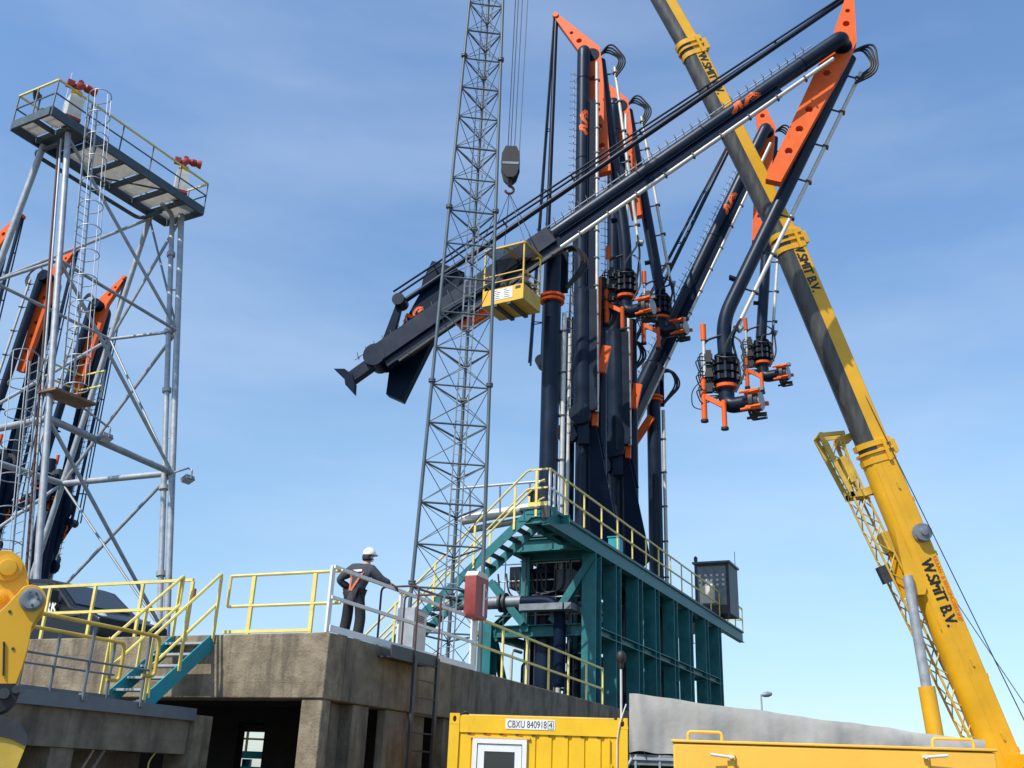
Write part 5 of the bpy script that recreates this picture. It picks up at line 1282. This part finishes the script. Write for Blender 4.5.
MB().box(rp0 + TJ * .55 - TP * .1 - Z * .05, TJ * .75, TP * .42, Z * .04).build('rest_platform', WOOD, tw)
b = MB()
for z in (.55, 1.05): b.bar(rp0 + TJ * 1.28 - TP * .62 + Z * z, rp0 + TJ * 1.28 + TP * .42 + Z * z, .045); b.bar(rp0 - TJ * .15 + TP * .43 + Z * z, rp0 + TJ * 1.25 + TP * .43 + Z * z, .045)
b.build('rest_rail', RAILY, tw)
b = MB()
for s_, t_ in ((1.28, -.62), (1.28, .43), (-.15, .43)): b.bar(rp0 + TJ * s_ + TP * t_, rp0 + TJ * s_ + TP * t_ + Z * 1.08, .045)
b.build('rest_post', BLUEG, tw)
lf = lg_('A', .3); caged(rp0 + TP * .55 - TJ * .35 + Z * 1.0, lf + TP * .55 - TJ * .35, -TJ, 14)
for o_ in (.22, .34): MB().tube(lg_('A', TZ - .6) + TJ * -.1 + TP * o_, lg_('A', .3) + TJ * -.1 + TP * o_, .035, 8).build('conduit', RUST if o_ > .3 else GALV, tw)
# fire monitors on the deck
def monitor(s, t, label, rot):
    c = tp(s, t, TZ); g = TJ * math.cos(RD(rot)) + TP * math.sin(RD(rot)); h = g.cross(Z)
    m_ = thing('fire_monitor', label, 'fire monitor', c, 'fire monitors on the tower platform')
    b = MB(); b.box(c + Z * .78, g * .24, h * .27, Z * .44); b.build('cabinet', PIPEW, m_)
    b = MB(); b.lathe(c, Z, [(.26, 0), (.26, .05), (.14, .07), (.14, .3), (.3, .32)], 14); b.build('pedestal', REDP, m_)
    b = MB(); b.box(c + Z * .3, g * .26, h * .29, Z * .05); b.build('cabinet_base', REDP, m_)
    b = MB(); b.lathe(c + Z * 1.24, Z, [(.22, 0), (.22, .06), (.12, .08), (.12, .16), (.2, .18), (.2, .26), (.12, .28)], 14); b.build('neck', YDULL, m_)
    b = MB(); b.path(fillet([c + Z * 1.48, c + Z * 1.62 - g * .1, c + Z * 1.85 - g * .02, c + Z * 1.84 + g * .3], .14), .11, 12); b.lathe(c + Z * 1.84 + g * .2, g, [(.1, 0), (.15, .05), (.15, .2), (.12, .22), (.17, .34), (.18, .42), (.12, .42)], 14); b.box(c + Z * 1.74 - g * .28, g * .12, h * .14, Z * .1)
    b.tube(c + Z * 1.8 - h * .28, c + Z * 1.8 + h * .28, .1, 10); b.lathe(c + Z * 1.62 + h * .22, h, [(.12, 0), (.14, .14), (.05, .18)], 12); b.build('nozzle', REDP, m_)
    return m_
monitor(1.1, .55, 'red fire monitor on a cream cabinet above the caged ladder end of the tower', -20)
monitor(6.25, .55, 'red fire monitor on a cream cabinet at the lower right end of the tower', -35)
ant = thing('aerial', 'thin white aerial rod on the tower platform beside the upper fire monitor', 'aerial', tp(1.0, .95, TZ))
MB().tube(tp(1.0, .95, TZ), tp(1.0, .95, TZ + 2.45), .02, 6, r2=.012).build('rod', WHITE, ant)
MB().tube(tp(1.0, .95, TZ), tp(1.0, .95, TZ + .8), .03, 8).build('holder', GALV, ant)
def flood(c, g, label, arm_from):
    t = thing('flood_light', label, 'lamp', c - Z * .4, 'floodlights on the tower')
    MB().tube(arm_from, c + Z * .1, .035, 8).build('arm', GALV, t)
    b = MB(); b.path(fillet([c + Z * .1, c + Z * .02 + g * .2, c - Z * .3 + g * .2], .08), .03, 6); b.build('yoke', GALVD, t)
    dn = (g * .5 - Z).normalized(); sx = g.cross(Z)
    MB().box(c - Z * .3 + g * .05, sx * .18, (g + Z * .5).normalized() * .15, dn * .08).build('housing', GALVD, t)
    MB().box(c - Z * .3 + g * .05 + dn * .084, sx * .15, (g + Z * .5).normalized() * .12, dn * .006).build('lens', LENSM, t)
    return t
c = onp(188, 471, lg_('D', z2), TJ); flood(c, -TP, 'grey floodlight on an arm off the right leg of the monitor tower', lg_('D', z2))
c = onp(106, 429, lg_('A', z2 + .4) + TJ * 1.8, TP); flood(c, -TP, 'grey floodlight beside the rest platform of the tower ladder', rp0 + TJ * 1.2 - Z * .1)
dk = thing('spot_lamp', 'small twin spot lamps on the far left corner of the tower platform', 'lamp', tp(.3, 1.3, TZ))
MB().tube(tp(.3, 1.3, TZ - .02), tp(.3, 1.3, TZ + 1.1), .03, 6).build('post', BLUEG, dk)
for q, zz in ((-.2, 1.05), (.22, .55)): MB().lathe(tp(.3 + q, 1.3, TZ + zz), (TJ + Z * -.5 + TP * .6).normalized(), [(.06, -.1), (.12, 0), (.15, .22), (.1, .23)], 12).build('spot', DARKS, dk)

# ------------------------------------------------------------------ yellow excavator arm, left foreground
yv = ray(34, 640); yv.z = 0; yv.normalize(); XB = at(20, 640, Y=8.0)
def xp(x, y, dy=0): return onp(x, y, XB, yv) + yv * dy
ex = thing('excavator_arm', 'yellow excavator arm with a big grey pin at the left edge', 'excavator', xp(20, 760))
def plate(pts, y0, th, nm, m, par=ex, bev=.012, sub=True):
    P_ = [xp(*p) for p in pts]
    P_ = fillet(P_ + [P_[0]], .05, 3)[:-1] if sub else P_
    b = MB(); b.prism([p + yv * y0 for p in P_], yv * th); o = b.build(nm, m, par, sharp=30)
    md = o.modifiers.new('edge', 'BEVEL'); md.width = bev; md.segments = 2; md.limit_method = 'ANGLE'; md.angle_limit = RD(50)
    return o
plate([(-40, 560), (-10, 548), (8, 546), (19, 551), (26, 563), (29, 576), (30, 592), (10, 640), (-40, 640)], .16, .3, 'rear_link', CRANEY)
c = xp(31.5, 600)
rr_ = (xp(46.5, 600) - c).length
lug_ = [(31.5 + 15 * math.cos(RD(a)), 600 + 15 * math.sin(RD(a))) for a in range(-150, 75, 15)]
plate(lug_ + [(32, 626), (28, 648), (22, 668), (16, 684), (-40, 684), (-40, 640), (-12, 622), (6, 606)], -.02, .17, 'link_plate', CRANEY, sub=False)
plate(lug_ + [(32, 626), (28, 648), (22, 668), (16, 684), (-40, 684), (-40, 640), (-12, 622), (6, 606)], .48, .1, 'link_plate', CRANEY, sub=False)
MB().lathe(c - yv * .02, -yv, [(.09, 0), (.088, .03), (.078, .032), (.074, .05), (.03, .052), (.02, .045)], 24).build('pin', GALVD, ex)
MB().tube(c, c + yv * .6, .07, 18).build('pin_shaft', DARKS, ex)
b = MB()
for k in range(6): b.tube(c - yv * .06 + V((.05 * math.cos(k), 0, .05 * math.sin(k))), c - yv * .08 + V((.05 * math.cos(k), 0, .05 * math.sin(k))), .009, 8)
b.build('bolt', DARKS, ex)
for px, py, r in ((8, 565, .07), (0, 594, .035)):
    q = xp(px, py, .16); MB().lathe(q, -yv, [(r * 1.5, -.01), (r * 1.5, .02), (r, .025), (r * .9, .05), (.005, .055)], 20).build('boss', CRANEY, ex)
for px, py, r in ((9.8, 612, .012), (13, 649, .012)): MB().tube(xp(px, py, -.012), xp(px, py, -.026), r, 12).build('grease_hole', DARKS, ex)
MB().tube(xp(4, 642, -.03), xp(3.4, 676, -.03), .008, 6).build('grease_line', BLACK, ex)
plate([(-40, 684), (14, 684), (20, 690), (17, 700), (6, 712), (-40, 716)], -.05, .5, 'hitch_bracket', BLACK)
plate([(-40, 716), (-2, 712), (4, 700), (0, 694), (-40, 696)], .1, .3, 'hitch_link', CRANEY)
b = MB(); b.tube(xp(16, 690, -.08), xp(16, 690, .5), .03, 12); b.tube(xp(4, 694, -.09), xp(4, 694, .5), .04, 12); b.build('hitch_pin', DARKS, ex)
plate([(-40, 719), (0, 719), (14, 722), (23, 729), (27, 740), (25, 748), (16, 770), (4, 800), (-40, 830)], -.12, .7, 'bucket', YDULL, bev=.03)
plate([(-40, 717.5), (0, 717.5), (14.5, 720.5), (24, 728), (28, 739), (26, 747), (12, 739), (-2, 736), (-40, 737)], -.135, .73, 'bucket_rim', DARKS, bev=.01)

# ------------------------------------------------------------------ black van on the platform
vd = (JC * -.12 + PC * -1.0).normalized()             # heading: to the right
vn = V((vd.y, -vd.x, 0))
if vn.y > 0: vn = -vn
vf = at(161, 626, Y=21.2); vf.z = HZ; vf = vf - vd * 1.9
vb = vf - vd * .0
van = thing('van', 'black van with white lettering parked behind the pale yellow railing', 'van', vf - vd * 2.5 + vn * -1.0)
def vp(u, w_, z): return vf - vd * u - vn * w_ + Z * z         # u back from the nose, w_ away from the camera side
prof = [(.05, .35), (.0, .62), (.06, .92), (.45, 1.08), (.95, 1.18), (1.12, 1.24), (1.95, 1.86), (2.3, 1.96), (3.2, 2.02), (5.1, 2.0), (5.22, 1.6), (5.25, .4)]
prof_low = [(u, z) for u, z in prof if z < 1.3]
b = MB(); n_ = len(prof)
def wid(z): return 0 if z < 1.15 else (z - 1.15) * .16
prof = [(u, z * .95) for u, z in prof]
vs = [vp(u, s_ * 1.0 + (wid(z) if s_ == 0 else -wid(z)) + (0 if s_ == 0 else .95), z) for s_ in (0, 1) for u, z in prof]
b.add(vs, [(i, (i + 1) % n_, n_ + (i + 1) % n_, n_ + i) for i in range(n_)] + [tuple(range(n_)), tuple(range(2 * n_ - 1, n_ - 1, -1))])
body = b.build('body', VANB, van, sharp=30)
md = body.modifiers.new('edge', 'BEVEL'); md.width = .06; md.segments = 3; md.limit_method = 'ANGLE'; md.angle_limit = RD(30)
def glassq(pts, nm):
    pts = [V(p) for p in pts]; nn = (pts[1] - pts[0]).cross(pts[2] - pts[0]).normalized()
    if nn.dot(CAM - pts[0]) < 0: nn = -nn
    MB().prism([p + nn * .004 for p in pts], nn * .012).build(nm, GLASS, van)
def sideq(u, z): return vp(u, wid(z), z)
glassq([sideq(1.55, 1.26), sideq(2.15, 1.72), sideq(2.75, 1.78), sideq(2.75, 1.26)], 'side_window')
glassq([sideq(2.87, 1.26), sideq(2.87, 1.78), sideq(3.9, 1.79), sideq(3.9, 1.26)], 'side_window')
glassq([vp(1.2, .2, 1.235), vp(1.93, .25, 1.752), vp(1.93, 1.70, 1.752), vp(1.2, 1.75, 1.235)], 'windscreen')
b = MB(); b.box(vp(1.55, -.16, 1.36), vd * .06, vn * .1, Z * .13); b.bar(vp(1.55, -.02, 1.3), vp(1.55, -.14, 1.3), .05); b.build('wing_mirror', VANB, van)
b = MB(); b.box(vp(1.2, -.004, .98), vd * .5, vn * .012, Z * .05); b.build('trim_strip', DARKS, van)
for w_ in (.12, 1.6): MB().lathe(vp(.3, w_ + .1, .86), (vd + Z * .6).normalized(), [(.05, -.1), (.14, .0), (.15, .08), (.06, .12)], 14).build('headlight', LENSM, van)
for u in (.95, 4.2):
    for w_ in (.02, 1.75):
        wl = MB().lathe(vp(u, w_, .34), -vn, [(.2, 0), (.33, .0), (.34, .05), (.33, .2), (.2, .2)], 22).build('wheel', BLACK, van)
        MB().lathe(vp(u, w_ - .01, .34), -vn, [(.02, 0), (.2, .01), (.21, .05), (.02, .06)], 16).build('rim', GALV, wl)
b = MB(); b.path(fillet([vp(2.2, -.012, 1.02), vp(2.2, -.05, 1.02), vp(2.42, -.05, 1.02), vp(2.42, -.012, 1.02)], .02), .015, 6); b.build('door_handle', DARKS, van)
rk = onp(44, 613, vp(0, -.008, 0), vn); text('lettering', 'RK', .34, rk, vd, Z, WHITE, van, .004, .012)
# small warning light between van and stair
wl_ = at(192, 598, Y=19.6)
wl2 = thing('warning_light', 'small red warning light on a thin post behind the stair handrails', 'lamp', V((wl_.x, 19.6, HZ)))
MB().tube(V((wl_.x, 19.6, HZ)), V((wl_.x, 19.6, wl_.z)), .02, 8).build('post', GALVD, wl2)
MB().box(V((wl_.x, 19.6, wl_.z + .08)), V((.05, 0, 0)), V((0, .05, 0)), Z * .1).build('lamp', REDP, wl2)

# ------------------------------------------------------------------ people
def skin_mesh(nm, verts, edges, radii, m, parent, sub=2, flat=None):
    me = bpy.data.meshes.new(nm); off = V((0, 0, 0)); q = parent
    while q is not None: off = off + q.location; q = q.parent
    me.from_pydata([V(v) - off for v in verts], edges, [])
    o = bpy.data.objects.new(nm, me); COL.objects.link(o)
    o.modifiers.new('skin', 'SKIN')
    if not me.skin_vertices: me.skin_vertices.new()
    for i, r in enumerate(radii):
        sv = me.skin_vertices[0].data[i]; sv.radius = r if isinstance(r, tuple) else (r, r); sv.use_root = (i == 0)
    s = o.modifiers.new('sub', 'SUBSURF'); s.levels = sub; s.render_levels = sub
    dg = bpy.context.evaluated_depsgraph_get(); m2 = bpy.data.meshes.new_from_object(o.evaluated_get(dg))
    bpy.data.objects.remove(o); m2.materials.clear(); m2.materials.append(m)
    for p in m2.polygons: p.use_smooth = True
    o = bpy.data.objects.new(nm, m2); COL.objects.link(o); o.parent = parent
    return o
def person(label, foot, face, pose, jacket=CLOTH, trousers=CLOTHB, helmet=HELM, hivis=True):
    """pose: world points for the joints, given relative to the feet point as (right, forward, up)."""
    f = face.normalized(); r = V((f.y, -f.x, 0))
    def q(p): return foot + r * p[0] + f * p[1] + Z * p[2]
    J = {k: q(v) for k, v in pose.items()}
    t = thing('person', label, 'person', foot)
    order = ['pelvis', 'spine', 'chest', 'neck', 'head', 'crown', 'shoL', 'elbL', 'wriL', 'hanL', 'shoR', 'elbR', 'wriR', 'hanR', 'hipL', 'kneL', 'ankL', 'toeL', 'hipR', 'kneR', 'ankR', 'toeR']
    ed = [('pelvis', 'spine'), ('spine', 'chest'), ('chest', 'neck'), ('neck', 'head'), ('head', 'crown'), ('chest', 'shoL'), ('shoL', 'elbL'), ('elbL', 'wriL'), ('wriL', 'hanL'), ('chest', 'shoR'), ('shoR', 'elbR'), ('elbR', 'wriR'), ('wriR', 'hanR'),
          ('pelvis', 'hipL'), ('hipL', 'kneL'), ('kneL', 'ankL'), ('ankL', 'toeL'), ('pelvis', 'hipR'), ('hipR', 'kneR'), ('kneR', 'ankR'), ('ankR', 'toeR')]
    rad = {'pelvis': (.13, .1), 'spine': (.12, .095), 'chest': (.14, .1), 'neck': .055, 'head': .088, 'crown': .075, 'sho': .065, 'elb': .045, 'wri': .033, 'han': .036, 'hip': .085, 'kne': .06, 'ank': .04, 'toe': .04}
    idx = {k: i for i, k in enumerate(order)}
    rl = [rad.get(k, rad.get(k[:3])) for k in order]
    skin_mesh('body', [J[k] for k in order], [(idx[a], idx[b_]) for a, b_ in ed], rl, SKIN, t)
    # jacket and trousers follow the body a little outside it
    def garment(nm, keys, edges, rr, m):
        ix = {k: i for i, k in enumerate(keys)}
        return skin_mesh(nm, [J[k] for k in keys], [(ix[a], ix[b_]) for a, b_ in edges], rr, m, t)
    J['hemL'] = J['wriL'].lerp(J['elbL'], .08); J['hemR'] = J['wriR'].lerp(J['elbR'], .08); J['waist'] = J['pelvis'] - Z * .17; J['collar'] = J['chest'].lerp(J['neck'], .75)
    jk = garment('jacket', ['pelvis', 'waist', 'spine', 'chest', 'collar', 'shoL', 'elbL', 'hemL', 'shoR', 'elbR', 'hemR'],
            [('pelvis', 'waist'), ('pelvis', 'spine'), ('spine', 'chest'), ('chest', 'collar'), ('chest', 'shoL'), ('shoL', 'elbL'), ('elbL', 'hemL'), ('chest', 'shoR'), ('shoR', 'elbR'), ('elbR', 'hemR')],
            [.165, .17, .16, .175, .09, .115, .09, .07, .115, .09, .07], jacket)
    J['cufL'] = J['ankL'].lerp(J['kneL'], .02); J['cufR'] = J['ankR'].lerp(J['kneR'], .02)
    garment('trousers', ['pelvis', 'hipL', 'kneL', 'cufL', 'hipR', 'kneR', 'cufR'], [('pelvis', 'hipL'), ('hipL', 'kneL'), ('kneL', 'cufL'), ('pelvis', 'hipR'), ('hipR', 'kneR'), ('kneR', 'cufR')],
            [.14, .105, .105, .1, .105, .105, .1], trousers)
    for sd_ in 'LR':
        a = J['ank' + sd_]; to = J['toe' + sd_]
        skin_mesh('boot', [a + Z * .06, a - Z * .03, to], [(0, 1), (1, 2)], [.065, .062, .05], BLACK, t)
        # gloved hand: palm, four fingers and a thumb
        wq, hq = J['wri' + sd_], J['han' + sd_]; dv = (hq - wq).normalized(); sx = dv.cross(Z)
        if sx.length < .1: sx = r.copy()
        sx.normalize(); up = sx.cross(dv).normalized()
        b = MB(); b.box(wq + dv * .055, dv * .05, sx * .043, up * .017)
        hand = b.build('glove', BLACK, t)
        md = hand.modifiers.new('round', 'BEVEL'); md.width = .015; md.segments = 2
        for i, ln in enumerate((.07, .08, .075, .06)):
            p0 = wq + dv * .1 + sx * (-.033 + .022 * i)
            b = MB(); b.path(fillet([p0, p0 + dv * ln * .55, p0 + dv * ln * .8 - Z * ln * .5], .02, 3), .0105, 7); b.build('finger', BLACK, hand)
        p0 = wq + dv * .04 + sx * .045; b = MB(); b.path([p0, p0 + dv * .03 + sx * .03, p0 + dv * .065 + sx * .035 - Z * .01], .012, 7); b.build('thumb', BLACK, hand)
    # head details
    hd = J['head'].lerp(J['crown'], .35); hf = (J['nose'] - J['head']); hf = (hf - Z * hf.z).normalized(); hr = V((hf.y, -hf.x, 0))
    b = MB(); b.lathe(hd + hf * .085 - Z * .03, (hf - Z * .35).normalized(), [(.022, -.02), (.016, .02), (.003, .032)], 8); b.build('nose', SKIN, t)
    for sg in (-1, 1):
        MB().lathe(hd + hr * sg * .036 + hf * .080 + Z * .012, hf, [(.013, -.01), (.012, .004), (.002, .008)], 8).build('eye', BLACK, t)
        MB().lathe(hd + hr * sg * .088 - Z * .02, hr * sg, [(.03, -.02), (.032, .006), (.01, .014)], 10).build('ear', SKIN, t)
    MB().box(hd + hf * .086 - Z * .068, hr * .024, hf * .006, Z * .006).build('mouth', REDP, t)
    b = MB(); b.lathe(hd - hf * .03 - Z * .09, Z, [(.06, 0), (.094, .03), (.1, .09), (.09, .12)], 16); b.build('hair', BLACK, t)
    if helmet is not None:
        hc = J['crown'] - Z * .035
        b = MB(); prof_h = [(.118, 0), (.122, .015), (.118, .04), (.108, .075), (.085, .11), (.05, .132), (.004, .14)]
        b.lathe(hc, (Z - hf * .12).normalized(), prof_h, 24)
        b.prism([hc + hf * .08 + hr * .1 + Z * .01, hc + hf * .165 + hr * .05, hc + hf * .175, hc + hf * .165 - hr * .05, hc + hf * .08 - hr * .1 + Z * .01], Z * .012)
        h_ = b.build('helmet', helmet, t, sharp=60)
        b = MB(); b.path([hc + (-hf * math.cos(RD(a)) * .1 + Z * (math.sin(RD(a)) * .128 + .01)) for a in range(0, 181, 15)], .012, 6); b.build('helmet_ridge', helmet, h_)
    if hivis:
        # orange panels with pale tape, laid on the back of the jacket
        me = jk.data; vs = me.vertices
        for sg in (-1, 1):
            pts_ = []
            for k in range(9):
                f_ = k / 8
                base = (J['shoL'] if sg < 0 else J['shoR']).lerp(J['pelvis'] + r * (.05 * sg), .12 + .80 * f_) + r * (-.045 * sg)
                org = base - f * .5
                bp_ = t.location
                hit, loc, no, _ = jk.ray_cast(org - bp_, f)
                pts_.append((loc + bp_ - f * .006) if hit else base - f * .14)
            b = MB()
            for p_, q2 in zip(pts_, pts_[1:]): b.bar(p_, q2 + (q2 - p_) * .1, .042, .01, up=f)
            b.build('reflective_stripe', HIVIS, jk)
        hit, loc, no, _ = jk.ray_cast(J['chest'] - f * .5 - t.location, f)
        if hit: MB().box(loc + t.location - f * .004, r * .1, f * .006, Z * .02).build('back_tape', WHITE, jk)
    return t
wpx = at(351, 632, Y=18.4)
wf = V((wpx.x, 18.4, HZ))
rail_pt = cp(fs(393, 640), .06, HZ + 1.11)
face = (JC * .95 - PC * .10).normalized(); fr2 = V((face.y, -face.x, 0))
rel = rail_pt - wf
hr_ = (rel.dot(fr2), rel.dot(face), rel.z)
dist = math.hypot(hr_[0], hr_[1])
shx, shy = .2, .1
pose = dict(pelvis=(0, 0, .94), spine=(.04, .03, 1.11), chest=(.09, .08, 1.34), neck=(.12, .11, 1.50), head=(.14, .14, 1.60), crown=(.145, .15, 1.705), nose=(.18, .26, 1.60),
            shoL=(-.11, .05, 1.41), elbL=(-.36, -.06, 1.20), wriL=(-.20, .12, 1.06), hanL=(-.13, .16, 1.03),
            shoR=(.27, .10, 1.37), hipL=(-.11, 0, .9), kneL=(-.16, .05, .5), ankL=(-.2, 0, .09), toeL=(-.23, .17, .05),
            hipR=(.11, 0, .9), kneR=(.14, .06, .5), ankR=(.15, -.02, .09), toeR=(.18, .16, .05))
print('WORKER rel rail', hr_)
k_ = min(1, .56 / max(.01, (V(hr_) - V(pose['shoR'])).length))
a_ = V(pose['shoR']); h_ = V(hr_); ln = (h_ - a_).length
reach = min(ln, .70); hpt = a_ + (h_ - a_) * (reach / ln)
pose['wriR'] = tuple(a_ + (hpt - a_) * .86); pose['hanR'] = tuple(hpt); mid = a_ + (hpt - a_) * .45; pose['elbR'] = (mid.x, mid.y - .03, mid.z - .05)
person('person in dark workwear and white helmet leaning one arm on the white railing', wf, face, pose)
# two workers crouching in the man basket
for k, (u, v, fa, lb) in enumerate(((.42, .75, -1, 'person in dark clothes and dark helmet at the left inside the yellow basket'), (.98, .8, 1, 'person in dark clothes bent over at the right inside the yellow basket'))):
    ft3 = bp(u, v, .065); fc = (bx * .9 * fa + by * .3).normalized()
    ps = dict(pelvis=(0, -.05, .78), spine=(0, .06, .92), chest=(0, .2, 1.06), neck=(0, .29, 1.17), head=(0, .34, 1.27), crown=(0, .37, 1.36), nose=(0, .48, 1.25),
              shoL=(-.2, .22, 1.08), elbL=(-.25, .36, .88), wriL=(-.15, .46, .82), hanL=(-.12, .53, .82), shoR=(.2, .22, 1.08), elbR=(.25, .36, .88), wriR=(.15, .46, .82), hanR=(.12, .53, .82),
              hipL=(-.1, -.05, .75), kneL=(-.13, .12, .42), ankL=(-.13, -.05, .09), toeL=(-.14, .11, .05), hipR=(.1, -.05, .75), kneR=(.13, .12, .42), ankR=(.13, -.05, .09), toeR=(.14, .11, .05))
    if k == 0: ps = {kk: (a, c * .6, z * 1.12 if z > .3 else z) for kk, (a, c, z) in ps.items()}
    person(lb, ft3, fc, ps, helmet=BLACK if k == 0 else None, hivis=False)
